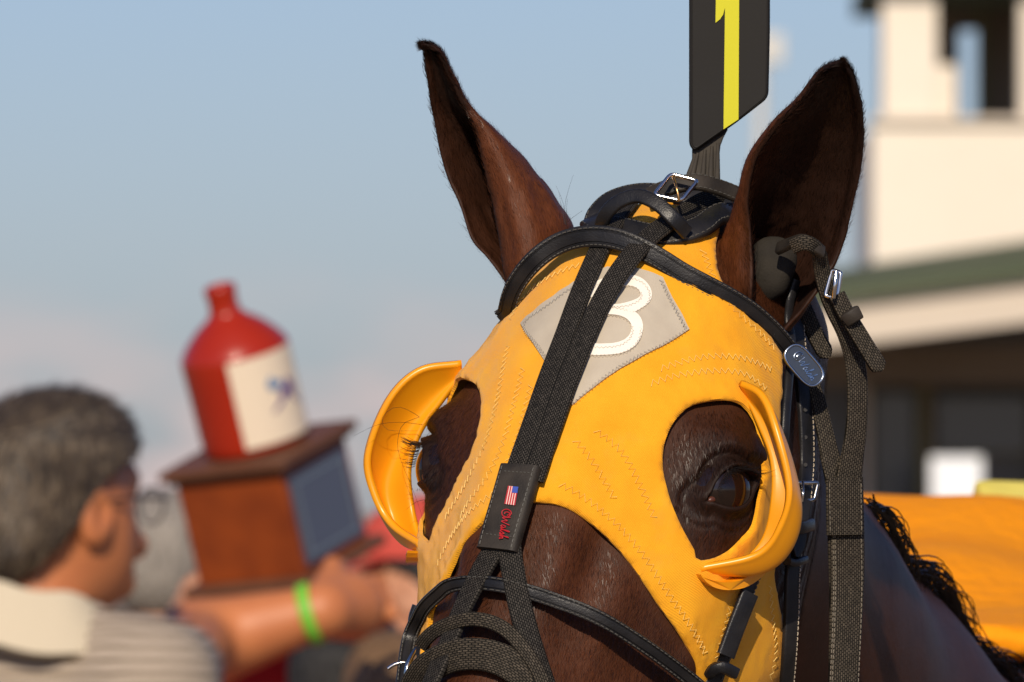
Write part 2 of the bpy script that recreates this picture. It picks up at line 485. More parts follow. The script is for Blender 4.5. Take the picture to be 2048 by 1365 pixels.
UU = np.concatenate([-US[::-1][:-1], US])                  # -9..9, seam at the jaw
G = np.zeros((len(YS), len(UU), 3))
nu = len(US)
G[:, nu - 1:, 0] = half[:, :, 0]; G[:, nu - 1:, 2] = half[:, :, 1]
G[:, :nu - 1, 0] = -half[:, ::-1, 0][:, :-1]; G[:, :nu - 1, 2] = half[:, ::-1, 1][:, :-1]
G[:, :, 1] = YS[:, None]
GN = normalize(np.cross(np.gradient(G, axis=1), np.gradient(G, axis=0)))
if GN[len(YS) // 2, nu - 1, 2] < 0: GN = -GN
iy0 = int(np.argmin(abs(YS)))
arc = np.concatenate([[0], np.cumsum(np.linalg.norm(np.diff(G[iy0], axis=0), axis=1))]); arc -= arc[nu - 1]
SM = arc                                                   # metres across for each column
GW = G @ HR.T + HO
GNW = GN @ HR.T
nY, nU = G.shape[:2]
HF = []
for i in range(nY - 1):
    for j in range(nU - 1):
        HF.append((i * nU + j, (i + 1) * nU + j, (i + 1) * nU + j + 1, i * nU + j + 1))
BVH = BVHTree.FromPolygons(GW.reshape(-1, 3).tolist(), HF)

def ray(px):
    d = P(px[0], px[1], 1.0) - CAMP
    return Vector(CAMP), Vector(d).normalized(), float(np.linalg.norm(d))

def hit(px, py):
    """camera ray -> head surface (nearest approach when the ray misses): location, normal, quad index"""
    o, d, L = ray((px, py))
    h = BVH.ray_cast(o, d)
    if h[0] is not None:
        return np.array(h[0]), np.array(h[1]) * (1 if h[1].dot(d) < 0 else -1), h[2]
    best = None
    for dd in np.linspace(5.85, 6.45, 121):
        q = o + d * (dd * L); n = BVH.find_nearest(q)
        if best is None or n[3] < best[0]: best = (n[3], np.array(n[0]), np.array(n[1]), n[2])
    ctr = HW((0, WH(best[1])[1], -.12)); nn = best[2]
    if nn @ (best[1] - ctr) < 0: nn = -nn
    return best[1], nn, best[3]

def hit_lift(px, py, lift):
    """surface point whose lifted copy projects to the pixel"""
    qx, qy = px, py
    for _ in range(4):
        p, n, f = hit(qx, qy); ux, uy = proj(p + n * lift)
        qx += .8 * np.clip(px - ux, -25, 25); qy += .8 * np.clip(py - uy, -25, 25)
    p, n, f = hit(qx, qy)
    return p, n, f

def toparam(px, py, lift=.005):
    p, n, f = hit_lift(px, py, lift)
    i, j = f // (nU - 1), f % (nU - 1)
    a, bu, bv = GW[i, j], GW[i, j + 1] - GW[i, j], GW[i + 1, j] - GW[i, j]
    fu = np.clip((p - a) @ bu / (bu @ bu), 0, 1); fv = np.clip((p - a) @ bv / (bv @ bv), 0, 1)
    return np.array([SM[j] + fu * (SM[j + 1] - SM[j]), YS[i] + fv * (YS[i + 1] - YS[i])])

def surf(sy):
    """param (S,y) -> world position and normal on the smooth head"""
    sy = np.asarray(sy, float)
    j = np.clip(np.searchsorted(SM, sy[:, 0]) - 1, 0, nU - 2); fu = np.clip((sy[:, 0] - SM[j]) / (SM[j + 1] - SM[j]), 0, 1)[:, None]
    i = np.clip(np.searchsorted(-YS, -sy[:, 1]) - 1, 0, nY - 2); fv = np.clip((sy[:, 1] - YS[i]) / (YS[i + 1] - YS[i]), 0, 1)[:, None]
    def bl(A): return (A[i, j] * (1 - fu) + A[i, j + 1] * fu) * (1 - fv) + (A[i + 1, j] * (1 - fu) + A[i + 1, j + 1] * fu) * fv
    return bl(GW), normalize(bl(GNW))

# outlines traced in the photograph, carried to the head surface
HOOD_R = [(1300,400),(1380,418),(1440,448),(1434,490),(1441,545),(1468,592),(1505,632),(1545,668),(1566,712),(1567,760),(1563,830),
          (1560,900),(1557,1000),(1554,1090),(1553,1150),(1562,1215),(1575,1275),(1571,1325),(1562,1370),(1545,1420),(1480,1450),(1418,1420),
          (1403,1370),(1395,1330),(1370,1280),(1332,1228),(1290,1165),(1245,1105),(1200,1060),(1150,1022),(1110,1006),(1080,1002)]
ARCH_L = [(1045,1002),(1010,1010),(985,1022),(942,1060),(906,1115),(875,1185),(852,1255),(843,1310),(840,1370)]
HOLE_R = [(1390,805),(1440,795),(1490,805),(1515,838),(1529,890),(1533,940),(1526,990),(1512,1050),(1480,1092),(1405,1122),
          (1390,1100),(1362,1050),(1341,1000),(1327,940),(1329,890),(1344,850),(1365,823)]
HOLE_Lv = [(908,757),(940,761),(955,785),(958,820),(952,860),(938,905),(915,950),(890,1000),(868,1045),(850,1083)]
pR = np.array([toparam(*p) for p in HOOD_R])
pA = np.array([toparam(*p) for p in ARCH_L])
hR = np.array([toparam(*p) for p in HOLE_R])
hL = np.array([toparam(*p) for p in HOLE_Lv])
mir = lambda a: a * np.array([-1, 1])
hood_poly = np.vstack([pR, pA, mir(pR[:20])[::-1]])
hole_l = np.vstack([hL, mir(hR[2:10])[::-1][1:-1]])

def smooth_poly(p, step=.0035):
    """closed Catmull-Rom through the outline"""
    p = np.asarray(p); n = len(p); R = []
    for i in range(n):
        a, b_, c, d = p[i - 1], p[i], p[(i + 1) % n], p[(i + 2) % n]
        k = max(2, int(np.linalg.norm(c - b_) / step))
        for t in np.arange(k) / k:
            W = cr_w(np.array([t]))[0]; R.append(W[0] * a + W[1] * b_ + W[2] * c + W[3] * d)
    return np.array(R)
hood_out = smooth_poly(hood_poly); hole_ro = smooth_poly(hR); hole_lo = smooth_poly(hole_l)
def in_hood(q): return pip(hood_out, q) & ~pip(hole_ro, q) & ~pip(hole_lo, q)

# ------------------------------------------------------------------ eyes: lids pressed into the loft
EYES = {}
e_c, e_n, _ = hit(1470, 977); e_a = hit(1412, 1003)[0]; e_b = hit(1516, 958)[0]
E0 = WH(e_c)
Aax = normalize(WH(e_b) - WH(e_a))
N0 = normalize(.65 * (e_n @ HR) + .35 * np.array([.93, .02, .36])); Aax = normalize(Aax - N0 * (N0 @ Aax)); B0 = np.cross(N0, Aax)
if B0[1] < 0: B0 = -B0
HD = G.copy(); TONE = np.zeros((nY, nU))
for s in (1, -1):
    fl = np.array([s, 1, 1])
    c, n_, a_, b_ = E0 * fl, N0 * fl, Aax * fl, B0 * fl
    q = G - c; A = q @ a_; B = q @ b_; dep = q @ n_
    near = (np.linalg.norm(q, axis=-1) < .06)
    AA = .0172
    prf = np.clip(1 - (A / AA) ** 2, -3, 1)
    up, lo_ = .0106 * prf, -.0086 * prf
    dist = np.maximum(B - up, lo_ - B)
    dist = np.where(np.abs(A) > AA, np.hypot(np.maximum(np.abs(A) - AA, 0), B), dist)
    ins = 1 / (1 + np.exp(np.clip((dist + .0004) / .0007, -40, 40)))
    disp = -.011 * ins
    disp += .0042 * np.exp(-((dist - .0035) / .0030) ** 2) * (1 - ins) * np.where(B > 0, 1.25, .8)
    disp += -.0022 * np.exp(-((dist - .0105) / .0028) ** 2) * np.where(B > 0, 1, .6)
    disp += .0048 * np.exp(-((dist - .021) / .010) ** 2) * (B > 0) * np.clip((A + .03) / .03, 0, 1)
    disp += -.0012 * np.exp(-((dist - .0165) / .0016) ** 2) * (B < 0)
    # wrinkles above the upper lid
    disp += .0009 * np.sin(dist / .0022) * np.exp(-((dist - .016) / .007) ** 2) * (B > -.002)
    HD += np.where(near, disp * np.exp(-(np.maximum(np.linalg.norm(q, axis=-1) - .04, 0) / .01) ** 2), 0)[..., None] * n_
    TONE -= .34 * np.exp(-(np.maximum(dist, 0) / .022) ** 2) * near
    EYES[s] = (c, n_, a_, b_)
# muscle and vein relief, hollow above the eye, nasal ridge lines
def gb(c, r, amp):
    d2 = (((G - np.array(c)) / np.array(r)) ** 2).sum(-1)
    return amp * np.exp(-d2)
rel = np.zeros((nY, nU))
for s in (1, -1):
    rel += gb((s * .078, .042, -.045), (.020, .016, .03), -.0045)
    rel += gb((s * .058, -.100, -.060), (.010, .05, .02), .0028) + gb((s * .047, -.085, -.040), (.008, .05, .012), -.0030)
    rel += gb((s * .030, -.105, -.028), (.012, .06, .012), .0022)
    rel += gb((s * .088, -.06, -.10), (.02, .012, .018), .0025) + gb((s * .09, -.10, -.115), (.02, .05, .012), .003)
    rel += gb((s * .09, .05, -.17), (.05, .07, .04), .008)
    for k in range(9):                                     # veins / skin folds round the cheek
        pass
nz = np.array([noise.fractal(Vector(p) * 22, 1.0, 2.0, 3) for p in G[::2, ::2].reshape(-1, 3)]).reshape(G[::2, ::2].shape[:2])
nzf = np.repeat(np.repeat(nz, 2, 0), 2, 1)[:nY, :nU]
ker = np.ones(5) / 5
nzf = np.apply_along_axis(lambda v: np.convolve(np.pad(v, 2, 'edge'), ker, 'valid'), 0, nzf)
nzf = np.apply_along_axis(lambda v: np.convolve(np.pad(v, 2, 'edge'), ker, 'valid'), 1, nzf)
HD += (rel + .0011 * nzf)[..., None] * GN
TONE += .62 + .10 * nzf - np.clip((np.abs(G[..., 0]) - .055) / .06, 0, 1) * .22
PG = np.stack(np.broadcast_arrays(SM[None, :], YS[:, None]), -1).reshape(-1, 2)
TONE = np.clip(TONE, .02, 1)
HDW = HD @ HR.T + HO

# ------------------------------------------------------------------ ears (control nets: photo pixel + depth towards the camera)
EAR_L = [  # ridge, near wall, medial silhouette, far wall, far wall, lateral edge
 (6.150, [(1045,650,.020),(1085,625,.030),(1150,545,0),(1125,565,-.030),(1075,605,-.030),(1040,640,-.005)]),
 (6.152, [(1012,566,.024),(1070,520,.035),(1138,456,0),(1098,480,-.045),(1045,532,-.036),(1006,552,.002)]),
 (6.154, [(1003,500,.022),(1055,452,.032),(1112,409,0),(1072,430,-.047),(1010,472,-.038),(950,484,-.006)]),
 (6.156, [(988,420,.019),(1035,382,.027),(1076,360,0),(1035,386,-.044),(976,412,-.036),(922,414,-.010)]),
 (6.156, [(969,335,.016),(1004,314,.021),(1035,308,0),(1002,318,-.036),(948,338,-.031),(893,345,-.014)]),
 (6.152, [(953,262,.011),(972,255,.013),(985,262,0),(962,262,-.024),(920,270,-.023),(875,270,-.014)]),
 (6.148, [(932,215,.007),(935,213,.005),(934,217,0),(916,210,-.010),(887,207,-.013),(861,203,-.009)]),
 (6.142, [(905,163,.004),(907,163,.003),(906,166,0),(894,160,-.005),(871,150,-.007),(853,148,-.004)]),
 (6.138, [(884,117,.003),(886,117,.002),(885,119,0),(877,116,-.003),(862,113,-.004),(850,112,-.002)]),
 (6.135, [(866,97,.001),(867,97,.001),(867,98,0),(862,97,-.001),(854,95,-.001),(848,95,-.001)]),
 (6.135, [(848,91,0),(848,91,0),(848,92,0),(847,92,0),(846,92,0),(845,91,0)])]
EAR_R = [  # front margin, medial silhouette, back, back, lateral edge
 (6.085, [(1500,650,.020),(1452,620,0),(1490,610,-.040),(1550,630,-.040),(1575,655,-.005),(1570,660,.01)]),
 (6.083, [(1504,588,.028),(1444,552,0),(1478,540,-.042),(1555,560,-.045),(1615,582,-.018),(1624,592,.010)]),
 (6.080, [(1505,520,.024),(1447,495,0),(1482,485,-.036),(1570,500,-.042),(1652,515,-.020),(1670,522,.002)]),
 (6.072, [(1500,460,.017),(1465,445,0),(1498,440,-.028),(1590,445,-.036),(1672,450,-.018),(1694,452,-.002)]),
 (6.060, [(1496,395,.011),(1481,390,0),(1515,385,-.022),(1608,380,-.031),(1690,378,-.017),(1713,376,-.004)]),
 (6.046, [(1512,318,.007),(1504,317,0),(1541,314,-.018),(1628,308,-.026),(1702,303,-.014),(1725,300,-.004)]),
 (6.032, [(1557,250,.005),(1552,248,0),(1586,249,-.013),(1652,248,-.020),(1707,246,-.011),(1726,245,-.003)]),
 (6.020, [(1604,202,.003),(1600,200,0),(1626,203,-.009),(1672,202,-.013),(1706,201,-.007),(1720,200,-.002)]),
 (6.010, [(1640,152,.002),(1637,150,0),(1654,155,-.004),(1682,158,-.006),(1701,160,-.004),(1709,161,-.001)]),
 (6.004, [(1661,136,.001),(1659,134,0),(1668,137,-.002),(1684,139,-.003),(1694,140,-.002),(1699,141,-.001)]),
 (6.003, [(1682,127,0),(1682,126,0),(1684,125,0),(1685,125,0),(1687,126,0),(1688,127,0)])]

def ear(net, side):
    C = np.array([[P(a, b, d0 - dz) for a, b, dz in row] for d0, row in net])     # (L,6,3)
    nl, nc = 110, 64
    A = catmull(C.reshape(len(net), -1), np.linspace(0, len(net) - 1, nl)).reshape(nl, 6, 3)
    S = np.stack([catmull(A[i], np.linspace(0, 5, nc)) for i in range(nl)])
    # gentle cartilage ridges
    N = normalize(np.cross(np.gradient(S, axis=1), np.gradient(S, axis=0)))
    vv = np.linspace(0, 1, nc)[None, :]; ll = np.linspace(0, 1, nl)[:, None]
    rid = (.0016 * np.sin(vv * 26 + ll * 5) * np.exp(-((vv - .62) / .2) ** 2) + .001 * np.sin(vv * 60) * (ll < .3)) * np.sin(np.pi * np.clip(ll * 1.1, 0, 1))
    nzz = np.array([noise.noise(Vector(p) * 60) for p in S.reshape(-1, 3)]).reshape(nl, nc) * .0012
    S = S + (rid + nzz)[..., None] * N
    cc = S.mean(1, keepdims=True)
    th = (.0022 * np.minimum(1, np.minimum(vv, 1 - vv) * 12 + .35) * np.minimum(1, (1 - ll) * 8 + .1))[..., None]
    out_sign = np.sign(((S - cc) * N).sum(-1).mean())
    O = S + N * th * out_sign; I = S - N * th * out_sign
    V = np.concatenate([O.reshape(-1, 3), I.reshape(-1, 3)]); k = nl * nc; F = []
    for i in range(nl - 1):
        for j in range(nc - 1):
            a = i * nc + j
            F.append((a, a + 1, a + nc + 1, a + nc)); F.append((k + a, k + a + nc, k + a + nc + 1, k + a + 1))
        for j in (0, nc - 1):
            a = i * nc + j; q = (a, a + nc, k + a + nc, k + a); F.append(q if j == 0 else q[::-1])
    tip = (nl - 1) * nc
    for j in range(nc - 1): F.append((tip + j, tip + j + 1, k + tip + j + 1, k + tip + j))
    edge = np.minimum(vv, 1 - vv) * np.ones((nl, 1))
    to = .78 - .55 * np.clip((ll - .45) / .5, 0, 1) - .35 * np.exp(-(edge / .05) ** 2) + 0 * vv
    ti = .30 - .12 * ll + .0 * vv - (.24 * np.exp(-((vv - .48) / .13) ** 2) - .12 * np.clip((vv - .7) / .2, 0, 1) if side < 0 else 0) + .30 * np.exp(-((vv - .3) / .12) ** 2) * np.exp(-((ll - .4) / .2) ** 2)
    tone = np.clip(np.concatenate([to.ravel(), ti.ravel()]), .03, 1)
    uvs = np.stack(np.broadcast_arrays(vv * .10, ll * .16), -1).reshape(-1, 2)
    NO = (N * out_sign).reshape(-1, 3)
    NV = np.concatenate([NO, -NO])
    T = normalize(np.gradient(S, axis=0)).reshape(-1, 3)
    return V, F, tone, np.concatenate([uvs, uvs]), NV, np.concatenate([T, T]), np.concatenate([edge.ravel(), edge.ravel()])
ears = [ear(EAR_L, -1), ear(EAR_R, 1)]

# ------------------------------------------------------------------ neck, trunk and legs of the horse (distance field)
crest = [P(1440,600,6.23), P(1570,840,6.36), P(1672,1062,6.52), P(1800,1230,6.74), P(1945,1390,6.97), P(2110,1510,7.2)]
nrad = [.080, .100, .125, .15, .18, .22]
perp = normalize(CRn @ np.array([-.78, -.62, 0]))
naxis = [c + perp * r for c, r in zip(crest, nrad)]
bx = float(P(1830, 1005, 8.4)[0])
rump_top = P(1830, 1005, 8.45)
Wt = crest[-1]
body_pts = [(np.array([bx + .06, Wt[1] + .05, 1.16]), .30), (np.array([bx + .03, Wt[1] + .45, 1.16]), .33), (np.array([bx, Wt[1] + .85, 1.19]), .34),
            (np.array([bx, rump_top[1], 1.30]), .31)]
def horse_sdf(Q):
    d = None
    for i in range(len(naxis) - 1):
        e = rcone(Q, naxis[i], naxis[i + 1], nrad[i], nrad[i + 1]); d = e if d is None else smin(d, e, .06)
    # deeper throat side
    d = smin(d, rcone(Q, HW((0.01, .05, -.20)), naxis[2] + perp * .02, .06, .12), .08)
    d = smin(d, rcone(Q, naxis[2] + perp * .02, body_pts[0][0] + np.array([.0, -.05, -.02]), .12, .24), .10)
    for (a, ra), (b, rb) in zip(body_pts[:-1], body_pts[1:]):
        d = smin(d, rcone(Q, a, b, ra, rb), .12)
    d = smin(d, ellip(Q, Wt + np.array([-.02, .18, -.12]), (.10, .30, .14)), .12)
    d = smin(d, ellip(Q, (bx, rump_top[1], 1.40), (.34, .42, .200)), .08)
    ys, yr = Wt[1] + .02, rump_top[1] + .12
    for sx in (-1, 1):
        sh = np.array([bx + .05 + sx * .17, ys, .95])
        d = smin(d, rcone(Q, sh, sh + np.array([-.01 * sx, -.02, -.30]), .13, .075), .10)
        kn = sh + np.array([-.02 * sx, -.02, -.47])
        d = smin(d, rcone(Q, sh + np.array([-.01 * sx, -.02, -.30]), kn, .075, .048), .04)
        d = smin(d, rcone(Q, kn, kn + np.array([0, .01, -.30]), .042, .033), .03)
        d = smin(d, rcone(Q, kn + np.array([0, .01, -.30]), np.array([kn[0], kn[1] - .05, .075]), .036, .045), .03)
        d = smin(d, rcone(Q, np.array([kn[0], kn[1] - .05, .075]), np.array([kn[0], kn[1] - .08, .045]), .045, .05), .02)
        hp = np.array([bx + sx * .16, yr, 1.12])
        st = hp + np.array([0, -.08, -.32]); hk = hp + np.array([0, .20, -.58]); ft = hk + np.array([0, .02, -.33])
        d = smin(d, rcone(Q, hp, st, .17, .10), .10); d = smin(d, rcone(Q, st, hk, .10, .05), .05)
        d = smin(d, rcone(Q, hk, ft, .048, .036), .03); d = smin(d, rcone(Q, ft, np.array([ft[0], ft[1] - .08, .05]), .038, .05), .03)
    d = np.maximum(d, .004 - Q[..., 2])
    return d
bv1, bf1 = sdf_mesh(horse_sdf, (bx - .75, 6.02, 0.0), (bx + .55, rump_top[1] + .75, 1.86), .022)
# smooth the stair-steps a little
def relax(V, F, it=2):
    F = np.asarray(F); n = len(V)
    e = np.vstack([F[:, [0, 1]], F[:, [1, 2]], F[:, [2, 3]], F[:, [3, 0]]]); e = np.vstack([e, e[:, ::-1]])
    for _ in range(it):
        s = np.zeros_like(V); c = np.zeros(n)
        np.add.at(s, e[:, 0], V[e[:, 1]]); np.add.at(c, e[:, 0], 1)
        V = .4 * V + .6 * s / np.maximum(c, 1)[:, None]
    return V
bv1 = relax(bv1, bf1, 2)

HF_q = np.array(HF)
parts = [(HDW.reshape(-1, 3), HF_q[:, ::-1].tolist())] + [(e[0], e[1]) for e in ears] + [(bv1, bf1.tolist())]
hv, hf = join(parts)
tone_b = np.full(len(bv1), .52) - .4 * np.clip((.75 - bv1[:, 2]) / .4, 0, 1)
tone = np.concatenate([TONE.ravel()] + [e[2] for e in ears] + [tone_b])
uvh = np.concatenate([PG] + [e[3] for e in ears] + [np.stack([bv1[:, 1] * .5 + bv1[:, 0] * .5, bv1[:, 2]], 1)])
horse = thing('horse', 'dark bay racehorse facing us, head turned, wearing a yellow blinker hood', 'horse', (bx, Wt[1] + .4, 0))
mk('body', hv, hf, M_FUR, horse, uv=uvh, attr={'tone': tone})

def sphere_part(c, r, n_, a_, b_, nlat=24, nlon=40, cap=1.0, sc=(1, 1, 1)):
    V = []
    for i in range(nlat + 1):
        th = math.pi * cap * i / nlat
        for j in range(nlon):
            ph = 2 * math.pi * j / nlon
            V.append(c + r * (sc[0] * math.sin(th) * math.cos(ph) * a_ + sc[1] * math.sin(th) * math.sin(ph) * b_ + sc[2] * math.cos(th) * n_))
    return np.array(V), grid_faces(nlat + 1, nlon, True)
for s in (1, -1):
    c, n_, a_, b_ = EYES[s]
    W3 = lambda v: v @ HR.T
    nn, aa, bb = W3(n_), W3(a_), W3(b_)
    ec = HW(c) - nn * .0172
    v, f = sphere_part(ec, .0215, nn, aa, bb)
    ey = mk('eye', v, f, M_EYE, horse)
    td = HW(c) - aa * .0150 - nn * .0045 - bb * .0015                      # tear duct fold at the inner corner
    v, f = sphere_part(td, 1.0, nn, aa, bb, 10, 16, 1.0, (.0045, .0024, .0024)); mk('tear_duct', v, f, M_EYE2, ey)
    0 and print('EYE', s, proj(HW(c)), proj(HW(c) - aa * .0185), proj(HW(c) + aa * .0185), proj(ec), proj(td), HW(c) )
    # lashes on the upper lid
    LV = []
    for k in range(46):
        t = -1 + 2 * k / 45
        A = .0160 * t; B = .0112 * (1 - (A / .0185) ** 2) + .001
        root = HW(c) + aa * A + bb * B + nn * .003
        L = .009 + .005 * (t + 1) / 2 + random.uniform(-.003, .002)
        dr = normalize(nn * 1.0 + bb * random.uniform(-.35, .15) + aa * (t * .35 + random.uniform(-.15, .15)))
        tt = np.linspace(0, 1, 6)[:, None]
        pts = root + dr * L * tt + bb * (-.003 * tt + .004 * tt ** 2)
        LV.append(tube(pts, np.linspace(.00022, .00005, 6), 4))
    v, f = join(LV); mk('eyelashes', v, f, M_LASH, horse, kind='stuff')

# short hairs lying on the coat, longer at the ear rims
def hairs(root, nrm, dirn, length, width, lift, tone_):
    n = len(root)
    nrm = normalize(nrm); dirn = normalize(dirn - nrm * (dirn * nrm).sum(1, keepdims=True))
    jit = normalize(rng.normal(size=(n, 3)))
    dirn = normalize(dirn + jit * .28)
    side = normalize(np.cross(dirn, nrm)); L = length[:, None]; W = width[:, None] * .5
    mid = root + dirn * L * .5 + nrm * L * lift[:, None] * .42
    tip = root + dirn * L + nrm * L * lift[:, None] * .62
    V = np.stack([root - side * W, root + side * W, mid + side * W * .75, mid - side * W * .75, tip], 1).reshape(-1, 3)
    b = np.arange(n) * 5
    return V, np.stack([b, b + 1, b + 2, b + 3], 1), np.stack([b + 3, b + 2, b + 4], 1), np.repeat(tone_, 5)
HV, HQ, HT, HTN, ho = [], [], [], [], 0
def add_hairs(*a):
    global ho
    v, q, t_, tn = hairs(*a)
    HV.append(v); HQ.append(q + ho); HT.append(t_ + ho); HTN.append(tn); ho += len(v)
face_n = normalize(np.cross(np.gradient(HDW, axis=1), np.gradient(HDW, axis=0)))
if (face_n * GNW).sum(-1).mean() < 0: face_n = -face_n
vis = (face_n * normalize(CAMP - HDW)).sum(-1) > -.2
cov = in_hood(PG).reshape(nY, nU)
dA = np.linalg.norm(np.gradient(HDW, axis=0), axis=-1) * np.linalg.norm(np.gradient(HDW, axis=1), axis=-1)
eyeball = np.zeros((nY, nU), bool)
for s in (1, -1):
    c, n_, a_, b_ = EYES[s]; q = G - c
    eyeball |= (np.hypot((q @ a_) / .021, (q @ b_) / .0135) < 1.0)
wgt = dA * vis * ~cov * ~eyeball * (YS[:, None] < .16) * (YS[:, None] > -.19)
def pick(n, w_):
    return rng.choice(w_.size, n, p=(w_ / w_.sum()).ravel())
ii = pick(64000, wgt)
_b = np.vstack([hood_out, hole_ro, hole_lo]); _d = np.concatenate([np.min(np.linalg.norm(PG[ii[c0:c0 + 4000], None, :] - _b[None], axis=-1), 1) for c0 in range(0, len(ii), 4000)])
ii = ii[_d > .0036]                                          # keep the hair clear of the hood's edge
root = HDW.reshape(-1, 3)[ii] + rng.normal(size=(len(ii), 3)) * .0006
dn = np.tile(HR @ np.array([0, -1, 0]), (len(ii), 1)) + np.sign(G.reshape(-1, 3)[ii][:, :1]) * (HR @ np.array([.45, 0, 0]))[None, :]
add_hairs(root, face_n.reshape(-1, 3)[ii], dn, rng.uniform(.003, .006, len(ii)), rng.uniform(.00018, .0003, len(ii)), rng.uniform(.05, .35, len(ii)),
          np.clip(TONE.ravel()[ii] + rng.normal(size=len(ii)) * .12, .02, 1))
for e in ears:
    w_ = np.ones(len(e[0])); ii = pick(15000, w_)
    rim = e[6][ii] < .03
    add_hairs(e[0][ii] + rng.normal(size=(len(ii), 3)) * .0006, e[4][ii], e[5][ii], np.where(rim, rng.uniform(.003, .007, len(ii)), rng.uniform(.003, .0055, len(ii))),
              rng.uniform(.00018, .0003, len(ii)), np.where(rim, rng.uniform(.2, .9, len(ii)), rng.uniform(.05, .35, len(ii))), np.clip(e[2][ii] + rng.normal(size=len(ii)) * .1, .02, 1))
v = np.vstack(HV); f = np.vstack(HQ).tolist() + np.vstack(HT).tolist(); tn = np.concatenate(HTN)
uvr = rng.uniform(0, 1, (len(v) // 5, 2)).repeat(5, 0)
mk('coat_hair', v, f, M_HAIRS, horse, uv=uvr, attr={'tone': tn}, kind='stuff')

def strand(name, px, d, r=.00016, parent=None, m=M_LASH):
    C = np.array([P(a, b, d) for a, b in px]); D, _ = dense(C, .004)
    return tube(D, np.linspace(r, r * .4, len(D)), 4)
wh = [strand('', p, 6.09, .00014) for p in (
      [(845,850),(800,845),(755,850),(708,872)], [(840,835),(815,820),(790,815),(765,835),(775,860),(835,862)], [(838,835),(805,850),(795,890),(805,930),(822,970),(840,1020),(845,1040)],
      [(848,1000),(830,1005),(812,1020)])]
v, f = join(wh); mk('whiskers', v, f, M_LASH, horse, kind='stuff')
wh = [strand('', p, 6.12, .00014) for p in ([(1132,450),(1130,410),(1140,370),(1147,350)], [(1130,448),(1124,420),(1118,385)], [(1133,446),(1150,432),(1165,422)], [(1131,448),(1126,405),(1112,372)], [(1134,450),(1133,420),(1135,398)])]
v, f = join(wh); mk('forelock_hairs', v, f, M_LASH, horse, kind='stuff')

# mane: strands along the crest falling over the far side
MV = []
cr_d, cs = dense(np.array(crest), .004)
tt_ = np.linspace(-.02, .14, 81)                              # push the crest line out to the neck's real surface
for i in range(len(cr_d)):
    Lq = cr_d[i] + -perp * tt_[:, None]; dq = horse_sdf(Lq); k = np.argmax(dq > 0); cr_d[i] = Lq[k]
for k in range(1700):
    t = .30 + .7 * random.random(); i = int(t * (len(cr_d) - 1)); base = cr_d[i]
    tg = normalize(cr_d[min(i + 3, len(cr_d) - 1)] - cr_d[max(i - 3, 0)])
    b0 = base + perp * random.uniform(-.006, .030) + np.array([0, random.uniform(-.03, .03), 0])
    L = random.uniform(.05, .12); nn = 8; tt = np.linspace(0, 1, nn)[:, None]
    outv = -perp * random.uniform(.000, .016) + np.array([random.uniform(-.006, .006), random.uniform(-.03, .02), 0])
    pts = b0 + outv * np.sin(tt * 2.2) + tg * L * tt * random.uniform(.6, 1.1) + np.array([0, 0, -.25 * L]) * tt ** 2
    MV.append(tube(pts, np.linspace(.0008, .0002, nn), 3, False))
v, f = join(MV); mk('mane', v, f, M_LASH, horse)

# ------------------------------------------------------------------ blinker hood
hb = HW((0, .02, 0))
hood = thing('blinker_hood', 'golden yellow knit blinker hood with plastic eye cups and a number patch', 'blinker hood', hb)
def hood_offset(q):
    o = np.empty(len(q))
    for i, (a, b) in enumerate(q):
        o[i] = .0048 + .0010 * noise.noise(Vector((a * 40, b * 40, 3))) + .0007 * noise.noise(Vector((a * 110 + b * 50, b * 130, 8)))
    return o
bnd = [hood_out, hole_ro, hole_lo]
pts2 = []; edges2 = []
for b in bnd:
    o = len(pts2); pts2 += [tuple(p) for p in b]; n = len(b); edges2 += [(o + i, o + (i + 1) % n) for i in range(n)]
allb = np.vstack(bnd)
gs = np.stack(np.meshgrid(np.arange(-.24, .24, .0033), np.arange(-.19, .2, .0033)), -1).reshape(-1, 2)
gs[:, 0] += np.where((np.round(gs[:, 1] / .0033).astype(int) % 2) == 0, .00165, 0)
gs = gs[in_hood(gs)]
dmin = np.min(np.linalg.norm(gs[:, None, :] - allb[None, ::2, :], axis=-1), axis=1) if len(gs) * len(allb) < 3e7 else np.ones(len(gs))
gs = gs[dmin > .0018]
pts2 += [tuple(p) for p in gs]
res = delaunay_2d_cdt([Vector(p) for p in pts2], edges2, [], 0, 1e-7)
hv2 = np.array([v[:] for v in res[0]]); hf2 = np.array([list(f) for f in res[2]])
cen = hv2[hf2].mean(1); hf2 = hf2[in_hood(cen)]
used = np.unique(hf2); remap = -np.ones(len(hv2), int); remap[used] = np.arange(len(used)); hv2 = hv2[used]; hf2 = remap[hf2]
pos, nor = surf(hv2)
bd = np.full(len(hv2), 1.0)
for ch in range(0, len(hv2), 2000):
    bd[ch:ch + 2000] = np.min(np.linalg.norm(hv2[ch:ch + 2000, None, :] - allb[None], axis=-1), axis=1)
off = hood_offset(hv2) + .0004 * np.exp(-((bd - .0035) / .0025) ** 2) - .0012 * np.exp(-(bd / .0012) ** 2) + .0005 * np.sin((hv2[:, 0] * .8 + hv2[:, 1]) * 620) * np.exp(-((bd - .009) / .004) ** 2)
top = pos + nor * off[:, None]; bot = pos + nor * (off - .0022)[:, None]
n = len(hv2)
V = np.vstack([top, bot]); F = hf2.tolist()
a, b, c = V[hf2[0, 0]], V[hf2[0, 1]], V[hf2[0, 2]]
if np.cross(b - a, c - a) @ nor[hf2[0, 0]] < 0: F = [f[::-1] for f in F]
F = [tuple(f) for f in F]
ed = {}
for f in F:
    for i in range(3): ed[(f[i], f[(i + 1) % 3])] = 1
F2 = F + [tuple(n + i for i in f[::-1]) for f in F] + [(j, i, n + i, n + j) for (i, j) in ed if (j, i) not in ed]
